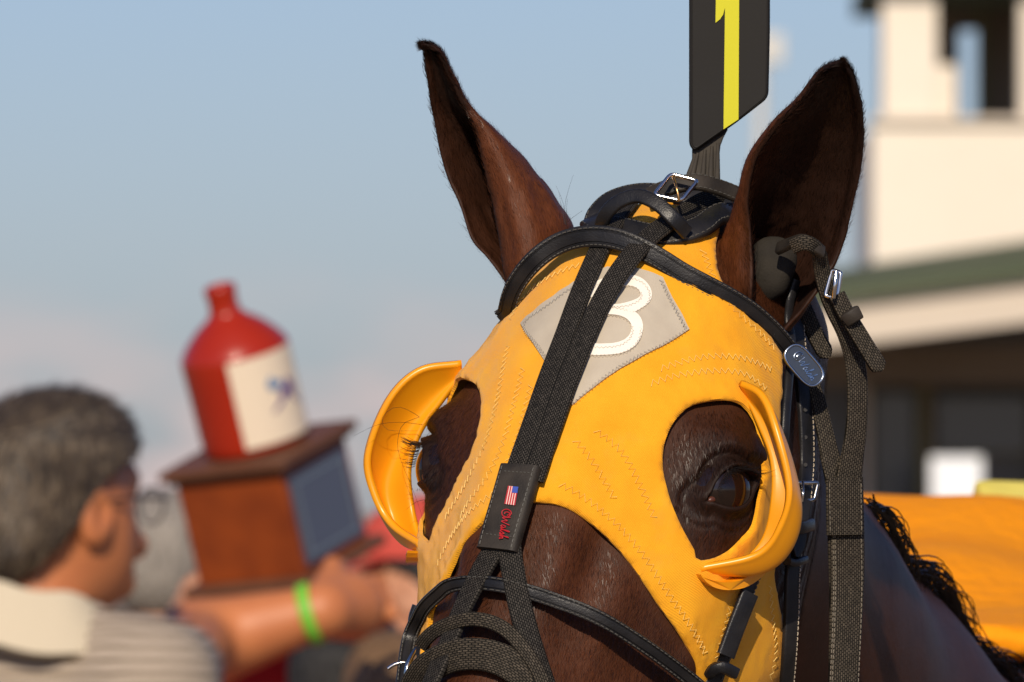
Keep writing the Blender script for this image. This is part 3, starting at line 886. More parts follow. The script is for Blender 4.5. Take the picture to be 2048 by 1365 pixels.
mk('cloth', V, F2, M_HOOD, hood, uv=np.vstack([hv2, hv2]))

def on_surf(px, lift):
    """pixel list -> points lying on the head at a lift above the skin"""
    out_ = []; nn_ = []
    for q in px:
        if len(q) == 3 and q[2] is not None and q[2] > 1:
            out_.append(P(*q)); nn_.append(normalize(CAMP - out_[-1]))
        else:
            lf_ = lift + (q[2] if len(q) == 3 and q[2] else 0); p, n_, _ = hit_lift(q[0], q[1], lf_); out_.append(p + n_ * (lift + (q[2] if len(q) == 3 and q[2] else 0))); nn_.append(n_)
    return np.array(out_), np.array(nn_)

PROFILES = {
 'flat': [(-.5, 0), (-.5, .6), (-.45, .92), (-.36, 1), (0, 1.03), (.36, 1), (.45, .92), (.5, .6), (.5, 0)],
 'raised': [(-.5, 0), (-.5, .38), (-.46, .5), (-.31, .52), (-.26, .8), (-.2, .95), (0, 1.02), (.2, .95), (.26, .8), (.31, .52), (.46, .5), (.5, .38), (.5, 0)],
 'band': [(-.5, 0), (-.5, .68), (-.465, .88), (-.32, .92), (-.29, .70), (-.26, .70), (-.225, 1.0), (0, 1.06), (.225, 1.0), (.26, .70), (.29, .70), (.32, .92), (.465, .88), (.5, .68), (.5, 0)],
 'round': [(-.5, .5), (-.43, .78), (-.25, .95), (0, 1), (.25, .95), (.43, .78), (.5, .5), (.43, .22), (.25, .05), (0, 0), (-.25, .05), (-.43, .22)],
}
def frame_path(px, lift, step=.0025, normal=None, sm=5):
    C, Nn = on_surf(px, lift)
    if normal is not None: Nn = np.tile(normalize(np.asarray(normal, float)), (len(C), 1))
    D, ss = dense(np.hstack([C, Nn]), step)
    Pp, Nn = D[:, :3], normalize(D[:, 3:])
    if normal is None:
        for i in range(len(Pp)):                 # never below the surface
            q = BVH.find_nearest(Vector(Pp[i]))
            if q[0] is not None and q[3] < .05:
                nq = np.array(q[1]); ctr = HW((0, WH(np.array(q[0]))[1], -.12))
                if nq @ (np.array(q[0]) - ctr) < 0: nq = -nq
                h_ = (Pp[i] - np.array(q[0])) @ nq
                if h_ < lift: Pp[i] = Pp[i] + nq * (lift - h_)
        for _ in range(sm):
            Pp[1:-1] = .5 * Pp[1:-1] + .25 * (Pp[:-2] + Pp[2:]); Nn[1:-1] = .5 * Nn[1:-1] + .25 * (Nn[:-2] + Nn[2:])
    T = normalize(np.gradient(Pp, axis=0)); Nn = normalize(Nn - T * (Nn * T).sum(1, keepdims=True)); B = np.cross(T, Nn)
    return Pp, T, Nn, B, ss

def sweep(fr, width, th, profile='flat', wprof=None, mid=False, tip=0.):
    Pp, T, Nn, B, ss = fr; pr = PROFILES[profile]; m = len(pr); n_ = len(Pp)
    wv = np.full(n_, float(width)) if wprof is None else np.interp(np.linspace(0, 1, n_), np.linspace(0, 1, len(wprof)), wprof)
    if tip: wv = wv * np.sqrt(np.clip((ss[-1] - ss) / tip, 0.04, 1))
    V = []; uv = []
    for i in range(n_):
        for a_, h_ in pr:
            V.append(Pp[i] + B[i] * a_ * wv[i] + Nn[i] * (h_ - (.5 if mid else 0)) * th); uv.append((ss[i], a_ * wv[i]))
    F = [q[::-1] for q in grid_faces(n_, m, True)] + [tuple(range(m)), tuple(range((n_ - 1) * m, n_ * m))[::-1]]
    return np.array(V), F, uv

def stitch_row(fr, across, up, step=.0032, length=.0021, r=.00032):
    """row of small thread stitches along a strap"""
    Pp, T, Nn, B, ss = fr; parts_ = []
    for s0 in np.arange(.002, ss[-1] - .002, step):
        idx = [np.interp(s0 + t_ * length, ss, np.arange(len(ss))) for t_ in (0, .5, 1)]
        q = []
        for k_, x in enumerate(idx):
            i = int(x); q.append(Pp[i] + T[i] * (x - i) * .0025 + B[i] * across + Nn[i] * (up + (.0002 if k_ == 1 else -.0002)))
        parts_.append(tube(np.array(q), r, 4, False))
    return join(parts_)

def strap(name, px, width, th, material, parent, lift=.008, profile='flat', stitches=None, thread=None, normal=None, wprof=None, tip=0., mid=False):
    fr = frame_path(px, lift, normal=normal)
    v, f, uv = sweep(fr, width, th, profile, wprof, mid, tip)
    o = mk(name, v, f, material, parent, uv=uv)
    if stitches:
        v, f = join([stitch_row(fr, a_, th * (.5 if profile == 'raised' else 1.0) + .0002 - (th * .5 if mid else 0)) for a_ in stitches])
        mk('stitching', v, f, thread or M_THREAD_K, o, kind='stuff')
    return o, fr

def zigzag(px, lift, amp=.0019, pitch=.0044, r=.00017):
    fr = frame_path([tuple(p) for p in px], lift, step=.0009)
    Pp, T, Nn, B, ss = fr
    s_ = np.arange(0, ss[-1], pitch / 2); ii_ = np.clip(np.searchsorted(ss, s_), 0, len(ss) - 1)
    pts_ = Pp[ii_] + B[ii_] * (amp * np.where(np.arange(len(ii_)) % 2 == 0, 1, -1))[:, None] + Nn[ii_] * (r * .6)
    return tube(pts_, r, 4, False)
ZL = .0058
zz = [[(1016,690),(1000,770),(984,840),(962,905),(928,972),(890,1035)], [(1046,735),(1022,830),(1000,900),(966,965),(920,1035)],
      [(1062,770),(1040,860),(1015,925)], [(1120,968),(1180,1003),(1240,1055),(1290,1115),(1335,1185),(1380,1250),(1412,1310)],
      [(985,988),(940,1022),(902,1072),(874,1130)], [(1300,768),(1350,752),(1420,742),(1490,748),(1535,780)], [(1320,738),(1400,715),(1480,715),(1545,740)],
      [(1430,560),(1470,620),(1520,665),(1552,700)], [(1018,640),(1050,590),(1110,548),(1160,530)], [(1190,860),(1240,900),(1275,960),(1310,1040)], [(1150,880),(1190,930),(1230,1000)],
      [(1540,1170),(1545,1230),(1552,1300),(1540,1360)], [(1405,500),(1420,540),(1440,575)], [(1460,1215),(1440,1290),(1425,1350)]]
v, f = join([zigzag(z, ZL) for z in zz]); mk('stitching', v, f, M_THREAD_Y, hood, kind='stuff')

# number patch and the numeral on it
def sheet(name, px_poly, lift, th, material, parent, smooth_it=False, gstep=.0028):
    poly = np.array([toparam(*p) for p in px_poly])
    if smooth_it: poly = smooth_poly(poly, .002)
    else:
        q = []
        for i in range(len(poly)):
            a_, b_ = poly[i], poly[(i + 1) % len(poly)]; k = max(1, int(np.linalg.norm(b_ - a_) / .0025)); q += [a_ + (b_ - a_) * t_ / k for t_ in range(k)]
        poly = np.array(q)
    lo, hi = poly.min(0), poly.max(0)
    g = np.stack(np.meshgrid(np.arange(lo[0], hi[0], gstep), np.arange(lo[1], hi[1], gstep)), -1).reshape(-1, 2); g = g[pip(poly, g)]
    g = g[np.min(np.linalg.norm(g[:, None] - poly[None], axis=-1), 1) > gstep * .45]
    r = delaunay_2d_cdt([Vector(p) for p in poly] + [Vector(p) for p in g], [(i, (i + 1) % len(poly)) for i in range(len(poly))], [], 0, 1e-7)
    v2 = np.array([q[:] for q in r[0]]); f2 = np.array([list(q) for q in r[2]]); f2 = f2[pip(poly, v2[f2].mean(1))]
    p_, n_ = surf(v2); k = len(v2)
    o_ = hood_offset(v2) + lift
    if np.cross(p_[f2[0, 1]] - p_[f2[0, 0]], p_[f2[0, 2]] - p_[f2[0, 0]]) @ n_[f2[0, 0]] < 0: f2 = f2[:, ::-1]
    V_ = np.vstack([p_ + n_ * (o_ + th)[:, None], p_ + n_ * (o_ - .001)[:, None]]); F_ = [tuple(q) for q in f2]
    e_ = {(q[i], q[(i + 1) % 3]) for q in F_ for i in range(3)}
    F_ = F_ + [tuple(k + i for i in q[::-1]) for q in F_] + [(j, i, k + i, k + j) for i, j in e_ if (j, i) not in e_]
    return mk(name, V_, F_, material, parent, uv=np.vstack([v2, v2]))
PATCH = [(1042,648),(1085,612),(1130,578),(1165,556),(1215,536),(1270,538),(1325,556),(1345,597),(1378,660),(1335,688),(1290,710),(1235,742),(1195,770),(1145,812),(1136,796),(1100,738),(1072,695)]
patch = sheet('number_patch', PATCH, .0004, .0010, M_PATCH, hood)
def inset(poly, d):
    c = np.mean(poly, 0); return [tuple(np.array(p) + (c - np.array(p)) / np.linalg.norm(c - np.array(p)) * d) for p in poly]
pe = inset(PATCH, 5)
v, f = join([zigzag([pe[i] for i in seq], ZL + .0012, .0010, .0026, .00022) for seq in ([16,0,1,2,3], [6,7,8], [8,9,10,11,12,13], [13,14,15,16])])
mk('stitching', v, f, M_THREAD_G, patch, kind='stuff')
def stroke_poly(cl, w_):
    C, _ = dense(np.array([(a, b, 0.) for a, b in cl], float), 5.0); C = C[:, :2]
    T = normalize(np.gradient(C, axis=0)); N_ = np.stack([-T[:, 1], T[:, 0]], 1)
    return [tuple(p) for p in C + N_ * w_ / 2] + [tuple(p) for p in (C - N_ * w_ / 2)[::-1]]
THREE = [(1178,590),(1205,573),(1240,564),(1272,567),(1290,583),(1289,602),(1268,616),(1240,622),(1206,622),(1242,626),(1266,640),(1274,660),(1266,683),(1243,698),(1208,703),(1170,701),(1140,690)]
num = [sheet('numeral', stroke_poly(THREE[:9], 22), .0012, .0010, M_WHITE, patch, gstep=.003),
       sheet('numeral', stroke_poly(THREE[8:], 22), .0016, .0010, M_WHITE, patch, gstep=.003)]
v, f = join([zigzag([tuple(np.array(p) + o_) for p in q], ZL + .0028, .0007, .0024, .00018) for q in (THREE[:9], THREE[8:]) for o_ in ((0, 0),)] if False else
            [zigzag(stroke_poly(q, w_)[:len(stroke_poly(q, w_)) // 2][2:-2], ZL + .0018, .0006, .0024, .00012) for q in (THREE[:9], THREE[8:]) for w_ in (16, -16)])
mk('stitching', v, f, M_THREAD_W, patch, kind='stuff')

# eye cups: shells between a free rim and an inner edge, the same on both sides of the head
RIM = [(.095,.053,-.046),(.116,.040,-.038),(.131,.019,-.042),(.142,-.008,-.060),(.137,-.026,-.075),(.123,-.041,-.085),(.094,-.058,-.078)]
INN = [(.096,.050,-.052),(.108,.034,-.060),(.119,.016,-.068),(.123,-.004,-.078),(.119,-.024,-.092),(.108,-.042,-.094),(.094,-.056,-.082)]
for s in (1, -1):
    fl = np.array([s, 1, 1]); R_ = catmull(np.array(RIM) * fl, np.linspace(0, 6, 60)); I_ = catmull(np.array(INN) * fl, np.linspace(0, 6, 60))
    m = 18; rows = []
    for k in range(60):
        t = np.linspace(0, 1, m)[:, None]; wb = math.sin(math.pi * k / 59) ** .7
        rows.append(R_[k] * (1 - t) + I_[k] * t + np.array([s * .006, -.003, -.015]) * wb * np.sin(math.pi * t ** .85))
    S = np.array(rows); N = normalize(np.cross(np.gradient(S, axis=1), np.gradient(S, axis=0)))
    if N[30, 9] @ np.array([s, 0, -1.]) < 0: N = -N
    th = .0020; loop = []
    for k in range(60):
        o_ = S[k] + N[k] * th; i_ = S[k] - N[k] * th
        rimd = normalize(S[k, 0] - S[k, 1]); ind = normalize(S[k, -1] - S[k, -2])
        loop.append(np.vstack([o_, [S[k, -1] + N[k, -1] * th * .6 + ind * th * .7], [S[k, -1] - N[k, -1] * th * .6 + ind * th * .7], i_[::-1],
                               [S[k, 0] - N[k, 0] * th * 1.2 + rimd * th * .9], [S[k, 0] + rimd * th * 1.6], [S[k, 0] + N[k, 0] * th * 1.2 + rimd * th * .9]]))
    V = np.array(loop); mm = V.shape[1]
    F = grid_faces(60, mm, True) + [tuple(range(mm)), tuple(range(59 * mm, 60 * mm))[::-1]]
    if s > 0: F = [q[::-1] for q in F]
    mk('eye_cup', HW(V.reshape(-1, 3)), F, M_CUP, hood, sharp=False)
# sewn tab below each cup
for s in (1, -1):
    tb = [toparam(*p) for p in ((1392,1148),(1420,1160),(1470,1152),(1515,1118),(1510,1142),(1480,1166),(1445,1176),(1412,1170))]
    tb = smooth_poly(np.array(tb) * np.array([s, 1]), .002); p_, n_ = surf(tb); k = len(tb)
    V = np.vstack([p_ + n_ * .012, p_ + n_ * .004]); F = [tuple(range(k)), tuple(range(k, 2 * k))[::-1]] + [(i, k + i, k + (i + 1) % k, (i + 1) % k) for i in range(k)]
    mk('cup_tab', V, F, M_CUP, hood, smooth=False)

# ------------------------------------------------------------------ harness helpers
def plane_pt(px, py, p0, n_, up=0.):
    d = P(px, py, 1.0) - CAMP
    t = ((p0 - CAMP) @ n_ + up) / (d @ n_)
    return CAMP + d * t

def slab(pxpoly, p0, n_, up, th):
    """flat piece with thickness from an outline, lying in the plane p0/n_"""
    T_ = np.array([plane_pt(a, b, p0, n_, up + th) for a, b in pxpoly]); B_ = T_ - n_ * th; k = len(T_)
    F_ = [tuple(range(k)), tuple(range(k, 2 * k))[::-1]] + [(i, k + i, k + (i + 1) % k, (i + 1) % k) for i in range(k)]
    nf = np.cross(T_[1] - T_[0], T_[2] - T_[1])
    return np.vstack([T_, B_]), F_

def rounded(poly, r, k=5):
    poly = [np.array(p, float) for p in poly]; o_ = []
    for i, p in enumerate(poly):
        a_, b_ = poly[i - 1], poly[(i + 1) % len(poly)]
        u_, v_ = a_ - p, b_ - p; lu_, lv_ = np.linalg.norm(u_), np.linalg.norm(v_); rr = min(r, lu_ * .45, lv_ * .45)
        s_, e_ = p + u_ / lu_ * rr, p + v_ / lv_ * rr
        for t in np.linspace(0, 1, k): o_.append(tuple((1 - t) ** 2 * s_ + 2 * t * (1 - t) * p + t * t * e_))
    return o_

def frame_tube(corners, r, rad=.35, m=10):
    """closed rounded wire frame through 3-D corners"""
    C = np.array(corners); n_ = len(C); o_ = []
    for i in range(n_):
        p, a_, b_ = C[i], C[i - 1], C[(i + 1) % n_]
        s_, e_ = p + (a_ - p) * rad * .5, p + (b_ - p) * rad * .5
        for t in np.linspace(0, 1, 6): o_.append((1 - t) ** 2 * s_ + 2 * t * (1 - t) * p + t * t * e_)
        for t in (.33, .66): o_.append(e_ + (b_ + (p - b_) * rad * .5 - e_) * t)
    L = np.array(o_); L = np.vstack([L, L[:1]])
    T_ = normalize(np.roll(L[:-1], -1, 0) - np.roll(L[:-1], 1, 0)); nrm = normalize(np.cross(C[1] - C[0], C[2] - C[1])); V = []
    for p, t in zip(L[:-1], T_):
        b_ = normalize(np.cross(t, nrm))
        for j in range(m):
            a_ = 2 * math.pi * j / m; V.append(p + r * (math.cos(a_) * nrm + math.sin(a_) * b_))
    k = len(L) - 1; F_ = [(i * m + j, ((i + 1) % k) * m + j, ((i + 1) % k) * m + (j + 1) % m, i * m + (j + 1) % m) for i in range(k) for j in range(m)]
    return np.array(V), F_

def ptube(pxd, r, m=8, step=.002):
    D, _ = dense(np.array([P(*q) for q in pxd]), step); return tube(D, r, m)

CAMN = normalize(CAMP - HO)                         # towards the camera, level with the head

SCRIPT = [  # cursive maker's script in a unit frame: u along the line, v up
 [(.75, .55), (.45, .95), (.05, .75), (.0, .3), (.35, -.05), (.85, .05), (1.0, .5), (.7, .85), (.35, .65), (.4, .3), (.65, .25)],
 [(.95, .95), (1.15, .1), (1.45, .65), (1.65, .05), (1.98, .95)],
 [(2.42, .5), (2.2, .5), (2.12, .2), (2.3, .05), (2.45, .4), (2.48, .08), (2.65, .2), (2.85, .9), (2.78, 1.0), (2.72, .4), (2.85, .05), (3.05, .3),
  (3.18, .5), (3.3, .2), (3.12, .05), (3.4, .15), (3.62, .95), (3.55, .9), (3.55, .05), (3.68, .4), (3.82, .4), (3.85, .08), (4.0, .15)]]
def script_tubes(org, uax, vax, nrm, r):
    o_ = []
    for s_ in SCRIPT:
        C = np.array([org + uax * a + vax * b for a, b in s_]); D, _ = dense(C, np.linalg.norm(uax) * .05); o_.append(tube(D, r, 5))
    return join(o_)

# ------------------------------------------------------------------ overcheck: two webbing straps down the face
oc = thing('overcheck', 'black webbing overcheck strap down the face with a stitched leather patch', 'harness strap', HW((0, -.05, .01)))
OCL = [(1262,404),(1240,432),(1214,474),(1186,530),(1160,592),(1131,672),(1100,752),(1070,838),(1046,905),(1028,958)]
OCR = [(1470,398,6.125),(1410,412,6.105),(1350,440,.002),(1296,478,.004),(1246,536,.003),(1206,602),(1170,680),(1138,758),(1108,842),(1084,910),(1066,964)]
strap('strap', OCL, .0136, .0024, M_WEB, oc, lift=.0085)
strap('strap', OCR, .0136, .0024, M_WEB, oc, lift=.0088)
strap('strap', [(1002,1085),(985,1108),(960,1152),(930,1212),(903,1276),(876,1340),(850,1400)], .0145, .003, M_WEB, oc, lift=.0085)
strap('strap', [(1020,1088),(1022,1115),(1032,1172),(1046,1236),(1064,1300),(1086,1366),(1105,1420)], .0138, .003, M_WEB, oc, lift=.0085)
pt, pfr = strap('leather_patch', [(1045,938),(1033,980),(1021,1022),(1009,1062),(998,1104)],   .0262, .0062, M_LEATHER_BR, oc, lift=.0085, stitches=(-.0104, .0104), thread=M_THREAD_K)
im = len(pfr[0]) // 2; pn = pfr[2][im]; p0 = pfr[0][im] + pn * .0066
for a in (.12, .88):
    i = int(a * (len(pfr[0]) - 1)); q = [pfr[0][i] + pfr[3][i] * x + pfr[2][i] * .0064 for x in np.linspace(-.009, .009, 8)]
    v, f = join([tube(np.array([q[k], (q[k] + q[k + 1]) / 2 + pfr[2][i] * .0002]), .00032, 4) for k in range(7)]); mk('stitching', v, f, M_THREAD_K, pt, kind='stuff')
M_RED = mat('red_thread', (.42, .012, .02), .55); M_FW = mat('flag_white', (.72, .52, .48), .6); M_FB = mat('flag_blue', (.03, .07, .36), .6)
fl4 = [np.array(q, float) for q in ((1016,972),(1036.5,974),(1030,1011),(1008.5,1008))]
def fq(u, v): return tuple((fl4[0] * (1 - u) + fl4[1] * u) * (1 - v) + (fl4[3] * (1 - u) + fl4[2] * u) * v)
flag = mk('flag', *slab([fq(0, 0), fq(1, 0), fq(1, 1), fq(0, 1)], p0, pn, 0., .0005), M_FW, pt, smooth=False)
for k in range(5):
    a = k / 4.5
    mk('stripe', *slab([fq(a, .34 if a > .45 else 0), fq(a + .11, .34 if a > .45 else 0), fq(a + .11, 1), fq(a, 1)], p0, pn, .0005, .0003), M_RED, flag, smooth=False)
mk('canton', *slab([fq(.48, 0), fq(1.0, 0), fq(1.0, .34), fq(.48, .34)], p0, pn, .0006, .0003), M_FB, flag, smooth=False)
sa, sb = plane_pt(1006, 1018, p0, pn, .0004), plane_pt(997, 1078, p0, pn, .0004); sc_ = plane_pt(1026, 1022, p0, pn, .0004)
v, f = script_tubes(sa, (sb - sa) / 4.0, (sc_ - sa) * .92, pn, .00034)
mk('embroidered_script', v, f, M_RED, pt)

# ------------------------------------------------------------------ bridle (black leather)
br = thing('bridle', 'black leather racing bridle with stitched browband, cheek buckles and oval badge', 'bridle', HW((0, .10, 0)))
strap('browband', [(1012,640,6.100),(1016,606,6.085),(1032,568,6.078),(1066,524,6.070),(1112,490,6.068),(1162,474,6.062),(1212,474,6.056),(1262,488,6.050),(1330,524,6.046),(1400,572,6.048),(1470,620,6.056),(1530,664,6.066),(1584,706,6.078)],
        .0112, .0026, M_LEATHER, br, lift=.006, profile='band', stitches=(-.0050, .0050), wprof=[.009, .012, .0132, .0132, .0126, .012, .0116, .011])
NB = [(806,1372,6.02),(812,1316,6.035),(822,1266,6.045),(846,1226,6.03),(884,1198,6.005),(934,1182,5.985),(990,1178,5.966),(1060,1188,5.952),(1130,1208,5.946),(1200,1237,5.945),(1270,1279,5.950),(1340,1328,5.960),(1410,1384,5.975),(1470,1440,5.99)]
strap('noseband', NB, .0090, .0028, M_LEATHER, br, lift=.008, profile='band', stitches=(-.0034, .0034))
# crown: padded ring of leather between the ears with a pale lining, an arched keeper strap over it
cn = normalize(CRn @ np.array([-.1, .55, .83]))
strap('crown_pad', [(1186,452,6.105),(1196,428,6.11),(1226,402,6.12),(1280,388,6.125),(1345,392,6.125),(1410,404,6.12),(1478,414,6.115)], .0120, .004, M_LEATHER, br, normal=cn, stitches=(-.0045, .0045))
strap('crown_pad', [(1184,446,6.103),(1200,452,6.090),(1250,462,6.078),(1310,474,6.070),(1362,470,6.070),(1402,456,6.075),(1428,438,6.085),(1448,430,6.09),(1472,438,6.10)], .0150, .0040, M_LEATHER, br, normal=cn, stitches=(-.006, .006))
M_LINING = mat('grey_green_lining', (.23, .23, .18), .7, .3, bump=('n', 800, .4, .0005))
strap('crown_lining', [(1240,476,6.078),(1310,488,6.070),(1370,482,6.070),(1408,466,6.076),(1432,446,6.086),(1450,440,6.09),(1466,448,6.10)], .0038, .0032, M_LINING, br, normal=normalize(CRn @ np.array([0, -.2, 1.])))
strap('keeper_strap', [(1202,462,6.085),(1212,430,6.075),(1240,404,6.07),(1278,394,6.066),(1316,410,6.060),(1348,440,6.056),(1372,466,6.062)], .0088, .0026, M_LEATHER, br, normal=normalize(CRn @ np.array([-.05, .35, .93])))
strap('crown_strap', [(1300,392,6.09),(1340,376,6.085),(1390,366,6.085),(1440,378,6.09),(1490,400,6.10),(1530,430,6.14)], .0105, .003, M_LEATHER_BR, br, normal=normalize(CRn @ np.array([.15, .45, .88])), stitches=(-.0042, .0042))
bk = [P(1342,348,6.072), P(1396,362,6.070), P(1362,402,6.062), P(1308,390,6.064)]
v, f = frame_tube(bk, .0013, .35); b1 = mk('buckle', v, f, M_STEEL, br)
v, f = tube(dense(np.array([P(1346,354,6.070), P(1352,372,6.062), P(1356,388,6.060), P(1358,402,6.060)]), .001)[0], .0009, 8); mk('tongue', v, f, M_BRASS, b1)
# near-side cheekpieces
strap('cheekpiece', [(1590,560,6.10),(1578,600,6.098),(1574,640,6.090),(1580,690,6.085),(1574,760,6.066),(1568,840,6.052),(1566,900,6.05)], .0062, .0034, M_LEATHER, br, profile='round', normal=normalize(CRn @ np.array([.55, .1, .8])))
strap('cheekpiece', [(1600,575,6.12),(1592,620,6.112),(1592,670,6.10),(1598,730,6.098),(1606,800,6.092),(1610,870,6.090),(1610,930,6.088),(1606,985),(1598,1040),(1588,1090),(1582,1150),(1580,1230),(1576,1300),(1570,1370)],
      .0105, .0030, M_LEATHER, br, normal=normalize(CRn @ np.array([.62, .0, .78])), stitches=(-.0042,), thread=M_THREAD_W)
for y in (820, 875, 930):
    a = P(1611, y, 6.087 if y < 900 else 6.083); v, f = tube(np.array([a, a + CAMN * .0012]), .0012, 10); mk('strap_hole', v, f, M_LASH, br)
bk = [P(1586,966,6.066), P(1636,966,6.074), P(1628,1000,6.072), P(1584,1006,6.064)]
v, f = frame_tube(bk, .0013, .3); b2 = mk('buckle', v, f, M_STEEL, br)
v, f = tube(dense(np.array([P(1606,964,6.066), P(1606,985,6.060), P(1604,1004,6.060)]), .001)[0], .0009, 8); mk('tongue', v, f, M_STEEL, b2)
strap('keeper', [(1572,1050,.004),(1592,1056,.006),(1614,1050,.004)], .0075, .0050, M_LEATHER, br, normal=normalize(CRn @ np.array([.55, 0, .83])))
strap('cheek_strap_end', [(1606,1000,.003),(1600,1040,.003),(1594,1085,.003),(1589,1116,.003)], .0105, .003, M_LEATHER, br, normal=normalize(CRn @ np.array([.55, 0, .83])), tip=.008)
strap('keeper', [(1568,1122,.003),(1584,1126,.004),(1602,1120,.003)], .0045, .0046, M_LEATHER, br, normal=normalize(CRn @ np.array([.55, 0, .83])))
# strap over the lower hood, under the cup
strap('lower_cheekpiece', [(1530,1094,6.018),(1512,1132,6.016),(1492,1180,6.012),(1472,1232,6.010),(1452,1288,6.008),(1432,1340,6.006),(1412,1400,6.004)], .0105, .0036, M_LEATHER, br, normal=normalize(CRn @ np.array([.45, 0, .89])),
      wprof=[.006, .0085, .0095, .0105, .0115, .012], stitches=(-.004,))
strap('strap_end', [(1498,1186,6.004),(1486,1216,6.002),(1468,1262,6.000),(1450,1312,5.998)], .0115, .0028, M_LEATHER, br, normal=normalize(CRn @ np.array([.45, 0, .89])))
strap('keeper', [(1418,1342,6.000),(1440,1334,5.994),(1466,1346,6.000)], .0070, .0050, M_LEATHER, br, normal=normalize(CRn @ np.array([.45, 0, .89])))
# oval metal badge at the browband end
bp0 = P(1608, 731, 6.062); bn = normalize(CRn @ np.array([.30, .12, .95]))
def oval(cx, cy, l, w_, ang, n_=36):
    o_ = []; ca, sa_ = math.cos(ang), math.sin(ang)
    for k in range(n_):
        t = 2 * math.pi * k / n_; x = np.sign(math.cos(t)) * abs(math.cos(t)) ** .55 * l / 2; y = np.sign(math.sin(t)) * abs(math.sin(t)) ** .8 * w_ / 2
        o_.append((cx + x * ca - y * sa_, cy + x * sa_ + y * ca))
    return o_
M_BADGE = mat('dark_pewter', (.10, .115, .135), .36, .5, .85, bump=('n', 500, .2, .0004))
M_PEWTER = mat('pewter_rim', (.36, .42, .50), .25, .5, 1.0)
badge = mk('badge', *slab(oval(1608, 731, 94, 48, .86), bp0, bn, -.0022, .0030), M_BADGE, br, smooth=False)
rimp = np.array([plane_pt(a, b, bp0, bn, .0008) for a, b in oval(1608, 731, 92, 46, .86)]); rimp = np.vstack([rimp, rimp[:2]])
v, f = tube(rimp, .00085, 8, False); mk('badge_rim', v, f, M_PEWTER, badge)
sa, sb, sc_ = plane_pt(1586, 710, bp0, bn, .001), plane_pt(1622, 763, bp0, bn, .001), plane_pt(1602, 702, bp0, bn, .001)
v, f = script_tubes(sa, (sb - sa) / 4.0, (sc_ - sa), bn, .00036); mk('badge_script', v, f, M_PEWTER, badge)
# hardware at the far side of the mouth
v, f = ptube([(776,1338,6.03),(788,1330,6.03),(804,1326,6.03),(822,1328,6.03)], .0013); mk('bit_hook', v, f, M_STEEL, br)
v, f = ptube([(836,1296,6.03),(824,1312,6.025),(814,1336,6.02),(812,1366,6.02),(818,1400,6.02)], .0016); mk('bit_ring', v, f, M_STEEL, br)
v, f = ptube([(838,1300,6.035),(838,1330,6.03),(828,1360,6.03),(824,1400,6.03)], .0013); mk('bit_ring', v, f, M_STEEL, br)
strap('bit_strap', [(838,1296,6.03),(846,1330,6.02),(858,1372,6.01),(870,1410,6.005)], .005, .002, M_LEATHER, br, normal=CAMN)
v, f = ptube([(834,1212,6.07),(827,1232,6.07),(824,1256,6.07)], .003); mk('strap_end', v, f, M_LEATHER, br)

# ------------------------------------------------------------------ nylon halter
ha = thing('halter', 'worn charcoal nylon webbing halter hanging beside the cheek with silver buckle', 'halter', P(1690, 1200, 6.1))
hn = normalize(CRn @ np.array([.25, .0, .97]))
strap('side_strap', [(1588,492,6.045),(1612,486,6.04),(1634,502,6.05),(1642,536,6.06),(1652,580,6.065),(1668,620,6.07),(1692,668,6.075),(1708,720,6.08),(1714,780,6.08),(1712,850,6.08),(1704,910,6.08),(1694,970,6.08)],
      .0105, .0030, M_WEB2, ha, normal=hn, wprof=[.009, .009, .010, .0105, .0115, .0125, .0125, .0135, .0165])
strap('side_strap', [(1618,745,6.10),(1634,800,6.095),(1648,860,6.09),(1660,915,6.085),(1672,965,6.082)], .0115, .0030, M_WEB2, ha, normal=hn, wprof=[.008, .0095, .011, .0135])
strap('side_strap', [(1688,955,6.078),(1689,1010,6.078),(1691,1080,6.078),(1692,1160,6.078),(1690,1250,6.075),(1686,1340,6.072),(1682,1430,6.07)], .0205, .0042, M_WEB2, ha, normal=hn, stitches=(.0078, .0090, -.0086), thread=M_THREAD_D,
      wprof=[.0225, .0225, .022, .0208, .0195, .018, .017])
strap('strap_fold', [(1688,962,6.072),(1688,1000,6.072),(1689,1070,6.072)], .0225, .0030, M_WEB2, ha, normal=hn, stitches=(-.0098, .0098), thread=M_THREAD_D)
strap('strap_tail', [(1672,590,6.06),(1690,626,6.06),(1712,662,6.06),(1734,698,6.06),(1754,730,6.06),(1764,742,6.06)], .0105, .0034, M_WEB2, ha, normal=hn, tip=.003)
strap('keeper', [(1694,638,6.056),(1704,632,6.054),(1714,626,6.056)], .0085, .0042, M_LEATHER_BR, ha, normal=hn)
strap('strap_tail', [(1596,592,6.115),(1612,630,6.11),(1632,674,6.108),(1650,706,6.106),(1658,716,6.106)], .0105, .0034, M_WEB2, ha, normal=hn, tip=.004)
bk = [P(1664,540,6.062), P(1682,546,6.060), P(1674,598,6.058), P(1650,592,6.060)]
v, f = frame_tube(bk, .0013, .3); b3 = mk('buckle', v, f, M_STEEL, ha)
v, f = ptube([(1672,544,6.050),(1670,572,6.048),(1667,596,6.050)], .0014); mk('tongue', v, f, M_STEEL, b3)
for y in (1250, 1340):
    a = P(1678, y, 6.0715); v, f = tube(np.array([a, a + CAMN * .0014]), .0016, 10); mk('strap_hole', v, f, M_LASH, ha)
strap('nose_loop', [(905,1312,5.985),(922,1286,5.975),(950,1266,5.965),(985,1260,5.958),(1018,1276,5.952),(1044,1312,5.948),(1060,1352,5.946),(1072,1400,5.944)], .0085, .0026, M_WEB2, ha, lift=.012)
strap('nose_band', [(872,1392,5.985),(900,1358,5.972),(940,1336,5.962),(985,1330,5.955),(1026,1348,5.950),(1054,1384,5.948),(1076,1430,5.946)], .0190, .0030, M_WEB2, ha, lift=.008)

